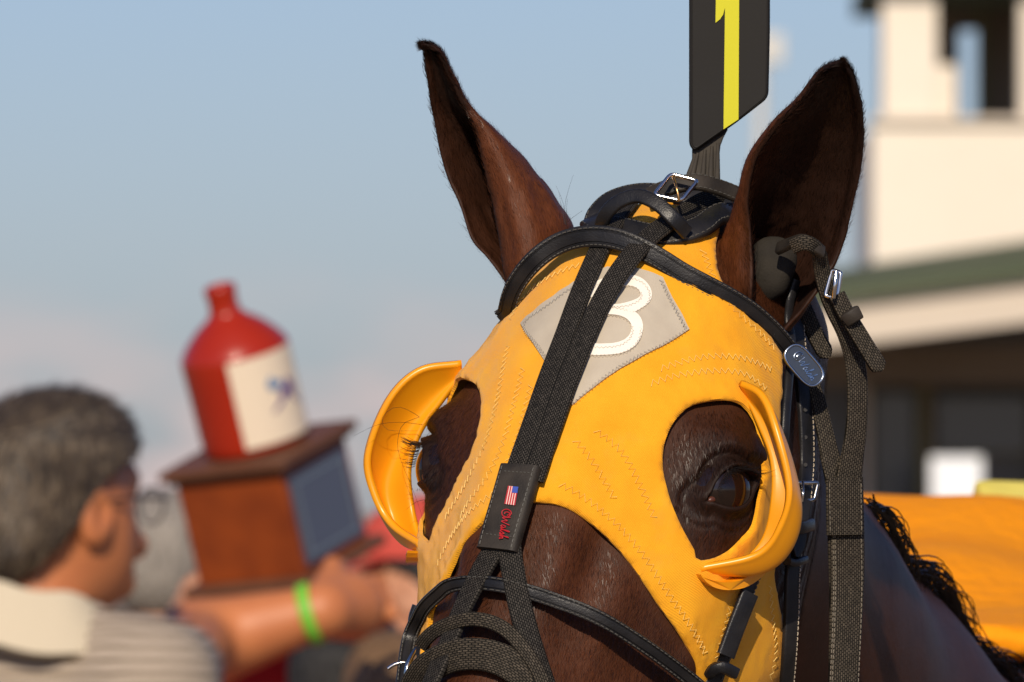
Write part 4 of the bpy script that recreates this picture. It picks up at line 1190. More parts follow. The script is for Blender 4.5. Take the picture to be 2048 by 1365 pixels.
# ------------------------------------------------------------------ plug in the near ear
EP = [(1508,492,6.052),(1530,480,6.055),(1558,478,6.06),(1586,486,6.064)]
ep = thing('ear_plug', 'dark grey felt plug pushed into the open ear', 'ear plug', P(1545, 580, 6.07))
M_FELT = mat('dark_felt', (.022, .019, .016), .8, .15, bump=('n', 700, .4, .0008), var=(60, .7, (.045, .039, .031)))
cen_ = P(1544, 538, 6.090); V = []
for i in range(20):
    th_ = math.pi * i / 19
    for j in range(28):
        ph_ = 2 * math.pi * j / 28
        x = math.sin(th_) * math.cos(ph_) * (.0150 + .0035 * math.cos(th_)); y = math.cos(th_) * .0195; z = math.sin(th_) * math.sin(ph_) * .012
        k_ = 1 + .06 * noise.noise(Vector((x * 120, y * 120, z * 120)))
        V.append(cen_ + CRn @ (np.array([x * math.cos(.25) + y * math.sin(.25) * .2, y, z]) * k_))
mk('plug', V, grid_faces(20, 28, True), M_FELT, ep)
strap('pull_strap', [(1560,500,6.066),(1584,490,6.058),(1604,484,6.05),(1626,494,6.046),(1640,506,6.05)], .008, .0035, M_LEATHER_BR, ep, normal=normalize(CRn @ np.array([.1, .5, .85])))

# ------------------------------------------------------------------ head number
hnm = thing('head_number', 'black plastic head number paddle with a yellow 1 above the poll', 'number paddle', P(1410, 360, 6.13))
M_BLACKP = mat('black_plastic', (.013, .012, .011), .6, .18, bump=('n', 500, .08, .0004), var=(30, .6, (.018, .0165, .015)))
M_DUSTY = mat('dusty_black_plastic', (.055, .047, .038), .7, .2, var=(80, .6, (.03, .026, .022)))
M_YEL = mat('lime_yellow_vinyl', (.56, .53, .010), .5, .3, bump=('n', 900, .1, .0003))
q0 = P(1440, 150, 6.13); qn = normalize(CRn @ np.array([-.12, .02, 1.]))
pan = rounded([(1378,-330),(1541,-330),(1540,60),(1537,196),(1470,248),(1388,304),(1378,290)], 14)
def bevel_slab(poly, p0_, n_, up, th, ins=3.0):
    poly = np.array(poly); c = poly.mean(0); T_ = normalize(np.roll(poly, -1, 0) - np.roll(poly, 1, 0)); nn = np.stack([T_[:, 1], -T_[:, 0]], 1)
    if ((c - poly) * nn).sum() < 0: nn = -nn
    inn = poly + nn * ins; k = len(poly)
    L0 = np.array([plane_pt(a, b, p0_, n_, up) for a, b in inn]); L1 = np.array([plane_pt(a, b, p0_, n_, up + th * .3) for a, b in poly])
    L2 = np.array([plane_pt(a, b, p0_, n_, up + th * .7) for a, b in poly]); L3 = np.array([plane_pt(a, b, p0_, n_, up + th) for a, b in inn])
    V_ = np.vstack([L0, L1, L2, L3]); F_ = [(r * k + i, r * k + (i + 1) % k, (r + 1) * k + (i + 1) % k, (r + 1) * k + i) for r in range(3) for i in range(k)]
    return V_, F_ + [tuple(range(k))[::-1], tuple(range(3 * k, 4 * k))]
panel = mk('panel', *bevel_slab(pan, q0, qn, -.0025, .005), M_BLACKP, hnm, smooth=False)
rim_ = np.array([plane_pt(a, b, q0, qn, .0025) for a, b in rounded([(1383,-324),(1536,-324),(1535,60),(1532,192),(1468,243),(1391,297),(1384,286)], 12)]); rim_ = np.vstack([rim_, rim_[:1]])
v, f = tube(rim_, .0006, 6, False); mk('panel_rim', v, f, M_BLACKP, panel)
ONE = [(1447,259),(1477,239),(1479,-150),(1452,-150),(1445,-118),(1434,-98),(1431,47),(1438,42),(1445,32),(1450,18)]
ONE = [(1447,259),(1477,239),(1479,-150),(1434,-150),(1431,46),(1440,39),(1446,30),(1450,16)]
mk('numeral', *slab(ONE, q0, qn, .0026, .0007), M_YEL, panel, smooth=False)
stem = [(1384,298),(1455,258),(1447,276),(1441,292),(1437,330),(1436,380),(1362,392),(1372,350),(1384,318)]
st_ = mk('stem', *bevel_slab(stem, q0, qn, -.006, .0035, 2.0), M_DUSTY, hnm, smooth=False)
for (a, b) in (((1396,306),(1378,380)), ((1410,300),(1404,380)), ((1424,292),(1420,380)), ((1436,286),(1434,380))):
    A_, B_ = plane_pt(*a, q0, qn, -.002), plane_pt(*b, q0, qn, -.002); v, f = tube(np.array([A_, (A_ + B_) / 2, B_]), [.0009, .0016, .0022], 8); mk('rib', v, f, M_DUSTY, st_)

# ------------------------------------------------------------------ blanket and pad on the horse's back
def blanket_sdf(Q):
    d = horse_sdf(Q)
    wv = .006 * np.sin(Q[..., 1] * 21 + Q[..., 2] * 9) + .004 * np.sin(Q[..., 0] * 33 - Q[..., 1] * 12)
    s_ = np.maximum(d - (.036 + wv), -(d - .006))
    s_ = np.maximum(s_, (Wt[1] + .42) - Q[..., 1]); s_ = np.maximum(s_, .72 - Q[..., 2])
    return np.maximum(s_, Q[..., 1] - (rump_top[1] + .40))
bl_v, bl_f = sdf_mesh(blanket_sdf, (bx - .5, Wt[1] + .36, .66), (bx + .52, rump_top[1] + .46, 1.78), .016)
bl_v = relax(bl_v, bl_f, 2)
M_BLANKET = mat('orange_blanket_cloth', (.90, .31, .003), .8, .2, bump=('n', 60, .5, .01), var=(6, .6, (.86, .26, .002)))
blk = mk('horse_blanket', bl_v, bl_f.tolist(), M_BLANKET)
tag(blk, 'bright orange blanket draped over the bay horse\'s rump', 'blanket')
M_PALE = mat('pale_yellow_cloth', (.66, .55, .10), .8, .2, bump=('n', 50, .5, .008), var=(9, .5, (.72, .64, .22)))
pc = P(2078, 1018, 8.42); rot = np.array(Matrix.Rotation(.15, 3, 'Y') @ Matrix.Rotation(.5, 3, 'X') @ Matrix.Rotation(.25, 3, 'Z'))
v1, f1 = box(pc, .105, .055, .026, rot, .008); v2, f2 = box(pc + np.array([.012, -.018, -.016]), .115, .07, .016, rot, .006)
pad = mk('folded_pad', *join([(v1, f1), (v2, f2)]), M_PALE, smooth=True)
tag(pad, 'pale yellow folded pad lying on the orange blanket', 'pad')

# ------------------------------------------------------------------ ground
gm = mat('track_dirt', (.23, .17, .12), .95, .2, bump=('n', 6, .5, .03), var=(.8, .7, (.30, .24, .17)))
g_ = mk('ground', [(-1500, -300, 0), (1500, -300, 0), (1500, 2500, 0), (-1500, 2500, 0)], [(0, 1, 2, 3)], gm, smooth=False)
g_['kind'] = 'structure'

# ------------------------------------------------------------------ white stand with tower and low canopy
bd_ = thing('stand_building', 'cream painted race stand with open tower and green edged canopy', 'building', (float(P(2000, 1000, 62)[0]), 62, 0))
M_CREAM = mat('cream_paint', (.78, .70, .58), .6, .3, bump=('n', 8, .2, .02), var=(.9, .5, (.72, .63, .51)))
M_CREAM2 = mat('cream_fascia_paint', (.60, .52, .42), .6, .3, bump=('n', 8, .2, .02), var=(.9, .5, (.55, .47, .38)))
M_GREEN = mat('green_roof_felt', (.075, .095, .055), .85, .2, bump=('n', 12, .5, .02), var=(2, .7, (.11, .12, .075)))
M_DARKW = mat('brown_interior_paint', (.19, .145, .10), .8, .2, var=(1.2, .6, (.24, .19, .14)))
M_GREYW = mat('grey_wall_panel', (.13, .13, .125), .7, .3, var=(1.0, .7, (.17, .17, .16)))
M_GLASSD = mat('dark_window_glass', (.05, .055, .06), .15, .5)
M_OLIVE = mat('olive_trim', (.16, .15, .07), .7, .3)
def pxbox(x0, y0, x1, y1, d, dep):
    """upright box whose front face fills the pixel rectangle at distance d and runs back by dep metres"""
    a, b = P(x0, y1, d), P(x1, y0, d)
    return box(((a[0] + b[0]) / 2, d + dep / 2, (a[2] + b[2]) / 2), abs(b[0] - a[0]), dep, abs(b[2] - a[2]))
# tower room
mk('parapet_wall', *pxbox(1745, 246, 2500, 640, 60.6, .22), M_CREAM, bd_, smooth=False)
sd = P(1745, 246, 60.6)
mk('parapet_wall', *box((sd[0] + .11, 62.2, sd[2] - .62), .21, 2.7, 1.2), M_CREAM, bd_, smooth=False)
mk('parapet_wall', *box((sd[0] + 1.12, 63.66, sd[2] - .62), 2.22, .2, 1.2), M_CREAM, bd_, smooth=False)
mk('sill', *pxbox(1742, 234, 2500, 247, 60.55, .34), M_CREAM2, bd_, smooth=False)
mk('column', *pxbox(1766, -300, 1874, 233, 60.62, .30), M_CREAM, bd_, smooth=False)
mk('column', *pxbox(1874, 130, 1912, 233, 60.70, .12), M_CREAM, bd_, smooth=False)
mk('column', *pxbox(2042, -300, 2150, 233, 60.62, .30), M_CREAM, bd_, smooth=False)
mk('back_wall', *pxbox(1760, -300, 1920, 240, 63.2, .1), M_DARKW, bd_, smooth=False)
mk('back_wall', *pxbox(1954, -300, 2500, 240, 63.2, .1), M_DARKW, bd_, smooth=False)
mk('back_wall', *pxbox(1920, -300, 1954, 60, 63.2, .1), M_DARKW, bd_, smooth=False)
mk('back_wall_post', *pxbox(1956, -300, 1972, 240, 63.05, .12), M_OLIVE, bd_, smooth=False)
tr = P(2100, -12, 62)
mk('ceiling', *box((tr[0], 61.9, tr[2] + .35), 2.0, 3.2, .06), M_DARKW, bd_, smooth=False)
A_ = [P(1738, -6, 59.4), P(1780, -60, 59.4)]
ez = P(1738, -2, 59.6)
mk('tower_roof', *box((ez[0] + 1.36, 62.35, ez[2] + .19), 2.6, 3.8, .12), M_GREEN, bd_, smooth=False)
# canopy: sloping eave
def prism(pts0, pts1):
    k = len(pts0); V_ = np.vstack([pts0, pts1]); return V_, [tuple(range(k))[::-1], tuple(range(k, 2 * k))] + [(i, (i + 1) % k, k + (i + 1) % k, k + i) for i in range(k)]
def eave(x, off): return 1080 - off - (x - 1620) * .125
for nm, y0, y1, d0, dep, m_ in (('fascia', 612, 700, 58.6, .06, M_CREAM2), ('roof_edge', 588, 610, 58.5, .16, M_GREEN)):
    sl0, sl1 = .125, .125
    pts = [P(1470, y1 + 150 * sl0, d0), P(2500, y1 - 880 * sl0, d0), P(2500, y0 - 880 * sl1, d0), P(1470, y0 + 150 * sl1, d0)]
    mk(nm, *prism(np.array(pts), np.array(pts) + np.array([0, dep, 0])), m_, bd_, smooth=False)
pts = np.array([P(1470, 614, 58.66), P(2500, 490, 58.66), P(2500, 430, 60.5), P(1470, 585, 60.5)])
mk('roof_slope', *prism(pts, pts + np.array([0, 0, .05])), M_GREEN, bd_, smooth=False)
pts = np.array([P(1470, 700, 58.7), P(2500, 580, 58.7), P(2500, 590, 62.4), P(1470, 706, 62.4)])
mk('soffit', *prism(pts, pts + np.array([0, 0, .05])), M_DARKW, bd_, smooth=False)
mk('beam', *pxbox(1470, 690, 2500, 770, 61.2, .12), M_DARKW, bd_, smooth=False)
mk('rear_wall', *pxbox(1470, 560, 2500, 1640, 62.3, .15), M_GREYW, bd_, smooth=False)
for x0, x1, y0, y1, m_ in ((1744, 1834, 780, 1030, M_GLASSD), (1868, 2060, 790, 912, M_GLASSD), (2070, 2300, 780, 1030, M_GLASSD)):
    w_ = mk('window', *pxbox(x0, y0, x1, y1, 62.22, .05), M_OLIVE, bd_, smooth=False)
    mk('pane', *pxbox(x0 + 5, y0 + 5, x1 - 5, y1 - 5, 62.17, .03), m_, w_, smooth=False)
for x0, x1, m_ in ((1838, 1852, M_OLIVE), (1852, 1864, M_DARKW), (1722, 1738, M_CREAM2)):
    mk('wall_post', *pxbox(x0, 760, x1, 1640, 62.1, .1), m_, bd_, smooth=False)
mk('notice_board', *pxbox(1862, 914, 1964, 1004, 59.2, .05), mat('white_board', (.82, .85, .88), .5, .3), bd_, smooth=False)
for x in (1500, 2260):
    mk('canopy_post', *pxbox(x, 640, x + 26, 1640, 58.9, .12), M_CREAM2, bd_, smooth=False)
# distant floodlight mast, pale against the sky
fm = thing('floodlight_mast', 'slim pale floodlight mast rising behind the paddle', 'light mast', (float(P(1522, 1000, 150)[0]), 150, 0))
M_MAST = mat('pale_steel', (.55, .55, .52), .6, .4)
a = P(1522, 60, 150); v, f = tube(np.array([(a[0], 150, 0), (a[0], 150, a[2] / 2), (a[0], 150, a[2])]), [.16, .12, .08], 10); mk('mast', v, f, M_MAST, fm)
b = P(1548, 98, 150)
mk('lamp_frame', *box((b[0], 149.9, b[2]), .30, .2, .45, None, .03), M_MAST, fm, smooth=False)
v, f = tube(np.array([(a[0], 150, a[2] - .1), b]), .04, 8); mk('arm', v, f, M_MAST, fm)

# ------------------------------------------------------------------ people
M_SKIN = mat('tanned_skin', (.52, .185, .070), .5, .4, bump=('n', 90, .25, .002), var=(25, .6, (.44, .14, .052)))
M_SKIN2 = mat('fair_skin', (.52, .26, .15), .5, .4, bump=('n', 90, .25, .002), var=(25, .5, (.46, .20, .11)))
M_SHOE = mat('dark_shoe', (.02, .018, .016), .5)
def trousers_mat(c): return mat('trousers_%d' % int(sum(c) * 1e4), c, .85, .2, bump=('n', 40, .4, .006))
def person(label, head, d, face, body, shirt, hair, trousers, skin, arms=None, hs=1.0, drop=0., fwd=0., sleeve=.60, hair_long=False, h=.014, group=None, cap=None, glasses=False, neck_mat=None):
    """standing figure. head = pixel of the head centre at distance d; face/body = heading in degrees (0 = image right, 90 = away)"""
    hc = P(head[0], head[1], d); sc = hc[2] / (1.655 - drop)
    def rotm(deg): a_ = math.radians(deg); fx, fy = math.cos(a_), math.sin(a_); return np.array([[fy, fx, 0], [-fx, fy, 0], [0, 0, 1]])   # columns: right, forward, up
    RB, RF = rotm(body), rotm(face)
    org = np.array([hc[0], hc[1], 0.]) - RF[:, 1] * fwd * sc
    fv_ = RB.T @ RF[:, 1] * fwd
    toL = lambda w_: (RB.T @ (np.asarray(w_) - org)) / sc
    HB = RB.T @ RF                                     # head axes in body frame
    piv = np.array([0, -.01, 1.56])
    def hl(Q): return ((Q - piv - fv_ + np.array([0, 0, drop])) @ HB) / hs + piv             # body frame -> head frame
    rt = thing('person', label, 'person', org, group)
    if arms is None:
        arms = {s: [np.array([s * .20, 0, 1.42]), np.array([s * .26, -.02, 1.12]), np.array([s * .25, .10, .88]), np.array([s * .245, .13, .80])] for s in (1, -1)}
    else:
        arms = {s: [np.array([s * .185, .0, 1.42])] + [toL(w_) for w_ in pts_] for s, pts_ in arms.items()}
    def skin_sdf(Q):
        H_ = hl(Q)
        d_ = ellip(H_, (0, -.012, 1.675), (.074, .096, .108))
        d_ = smin(d_, ellip(H_, (0, .030, 1.605), (.054, .062, .072)), .05)
        d_ = smin(d_, rcone(H_, (0, .088, 1.655), (0, .110, 1.615), .010, .016), .02)
        d_ = smin(d_, rcone(H_, (-.03, .072, 1.69), (.03, .072, 1.69), .016, .016), .02)
        d_ = smin(d_, rcone(H_, (-.018, .080, 1.573), (.018, .080, 1.573), .012, .012), .02)
        for s in (1, -1):
            e_ = np.maximum(ellip(H_, (s * .080, -.012, 1.648), (.011, .024, .035)), -ellip(H_, (s * .090, -.006, 1.652), (.009, .012, .018)))
            d_ = smin(d_, e_, .008)
        d_ = smin(d_, rcone(Q, (0, -.035, 1.44), np.array([0, -.012, 1.60 - drop]) + fv_ * .9, .064, .057), .03)
        for s, J in arms.items():
            d_ = smin(d_, rcone(Q, J[0], J[1], .050, .046), .02); d_ = smin(d_, rcone(Q, J[1], J[2], .056, .030), .02)
            ax = normalize(J[3] - J[2]); pm = J[2] + ax * .055
            d_ = smin(d_, rcone(Q, J[2] + ax * .02, J[2] + ax * .078, .034, .043), .02)
            sd_ = normalize(np.cross(ax, np.array([0.1, 1., 0.2]))); pn_ = np.cross(sd_, ax)
            for k, (o_, L_) in enumerate(((-.027, .072), (-.009, .082), (.009, .078), (.026, .062))):
                b0_ = J[2] + ax * .095 + sd_ * o_
                if len(J) > 4 and k > 0:               # curled fingers of a pointing hand
                    m1 = b0_ + ax * .030 + pn_ * .004; d_ = smin(d_, rcone(Q, b0_, m1, .0105, .010), .008); d_ = smin(d_, rcone(Q, m1, m1 - ax * .012 + pn_ * .032, .010, .009), .006)
                else:
                    m1 = b0_ + ax * L_ * .5; d_ = smin(d_, rcone(Q, b0_, m1, .0105, .0095), .008); d_ = smin(d_, rcone(Q, m1, b0_ + ax * L_ + pn_ * .012, .0095, .008), .006)
            tb0 = J[2] + ax * .035 - sd_ * .032; d_ = smin(d_, rcone(Q, tb0, tb0 + ax * .045 - sd_ * .022, .013, .011), .012); d_ = smin(d_, rcone(Q, tb0 + ax * .045 - sd_ * .022, tb0 + ax * .075 - sd_ * .018, .011, .009), .006)
        return d_
    def shirt_sdf(Q):
        d_ = ellip(Q, (0, -.01, 1.25), (.195, .130, .26)); d_ = smin(d_, ellip(Q, (0, .015, 1.02), (.175, .140, .20)), .10)
        for s in (1, -1):
            d_ = smin(d_, rcone(Q, (s * .05, -.025, 1.475), (s * .175, -.005, 1.425), .052, .068), .06)
            J = arms[s]; d_ = smin(d_, rcone(Q, J[0], J[0] + (J[1] - J[0]) * sleeve, .072, .062), .04)
        d_ = smin(d_, rcone(Q, (0, -.035, 1.44), (0, -.022, 1.515), .092, .076), .03)
        d_ = np.maximum(d_, -rcone(Q, (0, -.035, 1.47), (0, .0, 1.64), .066, .064))
        d_ = np.maximum(d_, Q[..., 2] - (1.528 - .16 * np.maximum(Q[..., 1] + .02, -.06)))
        return np.maximum(d_, .90 - Q[..., 2])
    def trouser_sdf(Q):
        d_ = ellip(Q, (0, 0, .93), (.165, .125, .13))
        for s in (1, -1):
            d_ = smin(d_, rcone(Q, (s * .085, 0, .90), (s * .10, .01, .50), .095, .068), .04); d_ = smin(d_, rcone(Q, (s * .10, .01, .50), (s * .105, -.01, .10), .068, .056), .03)
        return np.maximum(d_, .06 - Q[..., 2])
    def shoe_sdf(Q):
        d_ = None
        for s in (1, -1):
            e_ = rcone(Q, (s * .105, -.03, .045), (s * .12, .15, .035), .045, .035); d_ = e_ if d_ is None else np.minimum(d_, e_)
        return np.maximum(d_, .001 - Q[..., 2])
    def hair_sdf(Q):
        H_ = hl(Q)
        nn_ = .0018 * np.sin(H_[..., 0] * 260 + H_[..., 2] * 60) * np.sin(H_[..., 1] * 270 + H_[..., 2] * 90)
        q3_ = np.abs((H_ - np.array([0, -.018, 1.675])) / np.array([.088, .110, .118])); d_ = np.maximum(((q3_ ** 2.6).sum(-1) ** (1 / 2.6) - 1) * .09, H_[..., 2] - 1.790 + .4 * (H_[..., 0] ** 2 + H_[..., 1] ** 2) / .1) - nn_
        lim = np.where(H_[..., 1] > .0, 1.688 + (H_[..., 1]) * .45, 1.688 + H_[..., 1] * 1.25) if not hair_long else np.where(H_[..., 1] > .01, 1.70 + H_[..., 1] * .4, 1.50)
        lim = np.maximum(lim, 1.565) if not hair_long else lim
        ear_ = ellip(H_, (np.sign(H_[..., :1]).squeeze(-1)[..., None] * np.array([.085, 0, 0]) + np.array([0, -.010, 1.648])), (.03, .022, .036)) if False else 1.0
        d_ = np.maximum(d_, lim - H_[..., 2]); d_ = np.maximum(d_, H_[..., 1] - .078)
        return np.maximum(d_, -(ellip(H_, (0, -.012, 1.672), (.070, .090, .104))))
    tW = lambda V_: (V_ * sc) @ RB.T + org
    aj = np.vstack([np.array(J) for J in arms.values()])
    lo = np.minimum(aj.min(0) - .16, [-.16, -.16, 1.40]); hi = np.maximum(aj.max(0) + .16, [.16, .16, 1.82])
    v_, f_ = sdf_mesh(skin_sdf, lo, hi, h * .75); mk('body', tW(v_), f_.tolist(), skin, rt)
    v_, f_ = sdf_mesh(shirt_sdf, np.minimum(aj.min(0) - .1, [-.34, -.2, .85]), np.maximum(aj.max(0) + .1, [.34, .25, 1.58]), h); so_ = mk('shirt', tW(v_), f_.tolist(), shirt, rt)
    v_, f_ = sdf_mesh(trouser_sdf, (-.24, -.2, .03), (.24, .2, 1.1), .022); mk('trousers', tW(v_), f_.tolist(), trousers, rt)
    v_, f_ = sdf_mesh(shoe_sdf, (-.22, -.12, -.02), (.22, .24, .12), .02); mk('shoes', tW(v_), f_.tolist(), M_SHOE, rt)
    v_, f_ = sdf_mesh(hair_sdf, (-.14, -.16, 1.46), (.14, .16, 1.83), h * .6); ho_ = mk('hair', tW(v_), f_.tolist(), hair, rt)
    headW = lambda p_: tW((((np.asarray(p_, float) - piv) * hs) @ HB.T + piv + fv_ - np.array([0, 0, drop]))[None])[0]
    return rt, headW, tW, RB, sc, org
def hair_mat(name, c1, c2):
    m = bpy.data.materials.new(name); m.use_nodes = True; t = m.node_tree; b = t.nodes['Principled BSDF']; L = t.links
    tcn = t.nodes.new('ShaderNodeTexCoord'); mp_ = t.nodes.new('ShaderNodeMapping'); mp_.inputs['Scale'].default_value = (240, 240, 50); L.new(tcn.outputs['Object'], mp_.inputs[0])
    n_ = t.nodes.new('ShaderNodeTexNoise'); n_.inputs['Scale'].default_value = 1; n_.inputs['Detail'].default_value = 4; L.new(mp_.outputs[0], n_.inputs['Vector'])
    r_ = t.nodes.new('ShaderNodeValToRGB'); r_.color_ramp.elements[0].position = .35; r_.color_ramp.elements[1].position = .68
    r_.color_ramp.elements[0].color = (*c1, 1); r_.color_ramp.elements[1].color = (*c2, 1); L.new(n_.outputs['Fac'], r_.inputs['Fac']); L.new(r_.outputs[0], b.inputs['Base Color'])
    b.inputs['Roughness'].default_value = .6
    bp = t.nodes.new('ShaderNodeBump'); bp.inputs['Strength'].default_value = .9; bp.inputs['Distance'].default_value = .006; L.new(n_.outputs['Fac'], bp.inputs['Height']); L.new(bp.outputs[0], b.inputs['Normal'])
    return m
def stripe_mat(name, c1, c2, period):
    """knitted shirt with horizontal stripes (object height in metres)"""
    m = bpy.data.materials.new(name); m.use_nodes = True; t = m.node_tree; b = t.nodes['Principled BSDF']; L = t.links
    tcn = t.nodes.new('ShaderNodeTexCoord'); sp = t.nodes.new('ShaderNodeSeparateXYZ'); L.new(tcn.outputs['Object'], sp.inputs[0])
    n_ = t.nodes.new('ShaderNodeTexNoise'); n_.inputs['Scale'].default_value = 7; L.new(tcn.outputs['Object'], n_.inputs['Vector'])
    ma = t.nodes.new('ShaderNodeMath'); ma.operation = 'MULTIPLY_ADD'; ma.inputs[1].default_value = .02; L.new(n_.outputs['Fac'], ma.inputs[0]); L.new(sp.outputs['Z'], ma.inputs[2])
    ml = t.nodes.new('ShaderNodeMath'); ml.operation = 'MULTIPLY'; ml.inputs[1].default_value = 2 * math.pi / period; L.new(ma.outputs[0], ml.inputs[0])
    sn = t.nodes.new('ShaderNodeMath'); sn.operation = 'SINE'; L.new(ml.outputs[0], sn.inputs[0])
    mr = t.nodes.new('ShaderNodeMapRange'); mr.inputs['From Min'].default_value = .35; mr.inputs['From Max'].default_value = .65; L.new(sn.outputs[0], mr.inputs['Value'])
    mx = t.nodes.new('ShaderNodeMixRGB'); mx.inputs['Color1'].default_value = (*c1, 1); mx.inputs['Color2'].default_value = (*c2, 1); L.new(mr.outputs[0], mx.inputs['Fac']); L.new(mx.outputs[0], b.inputs['Base Color'])
    b.inputs['Roughness'].default_value = .85
    return m
M_GREYH = hair_mat('greying_brown_hair', (.016, .011, .007), (.20, .145, .09))
M_ASH = hair_mat('ash_hair', (.16, .14, .12), (.36, .32, .27)); M_BLACKH = hair_mat('black_head_hair', (.006, .005, .005), (.02, .018, .016)); M_BROWNH = hair_mat('light_brown_hair', (.10, .05, .02), (.26, .15, .07))
M_STRIPE = stripe_mat('striped_polo', (.44, .36, .285), (.06, .040, .010), .0140)
M_REDS = mat('red_shirt_cloth', (.62, .022, .018), .8, .2, bump=('n', 30, .4, .01)); M_BLKS = mat('black_shirt_cloth', (.014, .013, .014), .8, .2, bump=('n', 30, .4, .01))
M_BEIGE = mat('beige_shirt_cloth', (.42, .36, .28), .8, .2, bump=('n', 30, .4, .01)); M_WSH = mat('white_shirt_cloth', (.72, .68, .64), .8, .2, bump=('n', 30, .4, .01)); M_CORAL = mat('coral_cap_cloth', (.50, .07, .05), .8, .2)
M_COLLAR = mat('cream_collar', (.56, .48, .35), .8, .2, bump=('n', 60, .3, .004))

# man in the striped polo, back to us, right arm pointing
man, mhW, mtW, mRB, msc, morg = person('man with greying hair, glasses and striped polo shirt, pointing beside the trophy', (112, 1030), 12.0, 42, 50, M_STRIPE, M_GREYH, trousers_mat((.05, .05, .06)), M_SKIN,
    sleeve=.34, hs=1.06, drop=.036, fwd=.030, arms={1: [P(400, 1292, 12.42), P(640, 1222, 12.40), P(700, 1214, 12.475), P(790, 1205, 12.5)], -1: [P(-260, 1750, 12.1), P(-180, 2050, 12.5), P(-150, 2180, 12.6)]}, h=.010)
# his hair: short strands combed back and down over the scalp
m_ = bpy.data.materials.new('salt_and_pepper_strands'); m_.use_nodes = True; t_ = m_.node_tree
a_ = t_.nodes.new('ShaderNodeAttribute'); a_.attribute_name = 'tone'; r_ = t_.nodes.new('ShaderNodeValToRGB')
r_.color_ramp.elements[0].color = (.012, .008, .006, 1); r_.color_ramp.elements[1].color = (.21, .155, .10, 1); r_.color_ramp.elements.new(.5).color = (.060, .040, .025, 1)
t_.links.new(a_.outputs['Fac'], r_.inputs['Fac']); t_.links.new(r_.outputs[0], t_.nodes['Principled BSDF'].inputs['Base Color']); t_.nodes['Principled BSDF'].inputs['Roughness'].default_value = .5
hm = [o for o in man.children if o.name.startswith('hair')][0]
hvv = np.array([v.co[:] for v in hm.data.vertices]) + np.array(man['_o']); hnn = np.array([v.normal[:] for v in hm.data.vertices])
ii = rng.choice(len(hvv), 9000); hcen = mhW((0, -.018, 1.66)); fwdv = normalize(mhW((0, .1, 1.66)) - hcen)
hd_ = np.tile(np.array([0, 0, -1.]), (len(ii), 1)) - .55 * fwdv + (hvv[ii][:, 2:] > hcen[2] + .07) * (fwdv * 1.5 + np.array([0, 0, 1.]))
zt = (hvv[ii][:, 2] - hcen[2]) / .12
tn_ = np.clip(.52 - .22 * np.clip(zt, 0, 1) + np.array([.35 * noise.noise(Vector(q) * 45) for q in hvv[ii]]) + rng.normal(size=len(ii)) * .2, 0, 1)
v, q4, t3, tn_ = hairs(hvv[ii], hnn[ii], hd_, rng.uniform(.012, .026, len(ii)), rng.uniform(.0008, .0016, len(ii)), rng.uniform(.1, .5, len(ii)), tn_)
mk('hair_strands', v, q4.tolist() + t3.tolist(), m_, man, attr={'tone': tn_}, kind='stuff')
# collar
cv = []
for k in range(41):
    a_ = math.radians(-150 + 300 * k / 40); sx, cy_ = math.sin(a_), -math.cos(a_)
    for (r_, z_) in ((.070, 1.500), (.074, 1.530), (.080, 1.533), (.100, 1.497), (.116, 1.462), (.110, 1.458), (.092, 1.492)):
        r_ = r_ * (1.20 + .30 * max(0, cy_) ** 2 * (r_ > .09)) + .012; cv.append((sx * r_ * 1.05, cy_ * r_ * .92 - .026, z_ + .010 - .024 * (1 + cy_) + (.004 * math.sin(k * .9))))
mk('collar', mtW(np.array(cv)), grid_faces(41, 7, True), M_COLLAR, man)
M_FRAME = mat('dark_frame', (.02, .018, .02), .3)
v1 = tube(np.array([mhW((.079, -.01, 1.662)), mhW((.078, .04, 1.668)), mhW((.070, .098, 1.668))]), .0022, 8)
lens = []
for s in (1, -1):
    L_ = [mhW((s * .036 + .030 * math.cos(t), .112 - .018 * abs(math.cos(t) * .4 + s * .4) , 1.660 + .020 * math.sin(t))) for t in np.linspace(0, 2 * math.pi, 25)]
    lens.append(tube(np.array(L_), .0016, 6, False))
mk('glasses', *join([v1] + lens), M_FRAME, man)
# wristband
w0, w1 = P(640, 1222, 12.40), P(400, 1292, 12.42); ax = normalize(w0 - w1); wc = w0 - ax * .012
u_ = normalize(np.cross(ax, np.array([0, 1., 0]))); v_ = np.cross(ax, u_); V = []
for k in range(36):
    t = 2 * math.pi * k / 36
    for (r_, o_) in ((.0355, -.008), (.038, -.006), (.038, .006), (.0355, .008), (.033, 0)): V.append(wc + (u_ * math.cos(t) + v_ * math.sin(t)) * r_ * msc + ax * o_)
V = np.array(V); F = [((i % 36) * 5 + j, ((i + 1) % 36) * 5 + j, ((i + 1) % 36) * 5 + (j + 1) % 5, (i % 36) * 5 + (j + 1) % 5) for i in range(36) for j in range(5)]
tag(mk('wristband', V, F, mat('lime_rubber', (.16, .48, .035), .5)), 'lime green rubber wristband on the pointing arm', 'wristband')

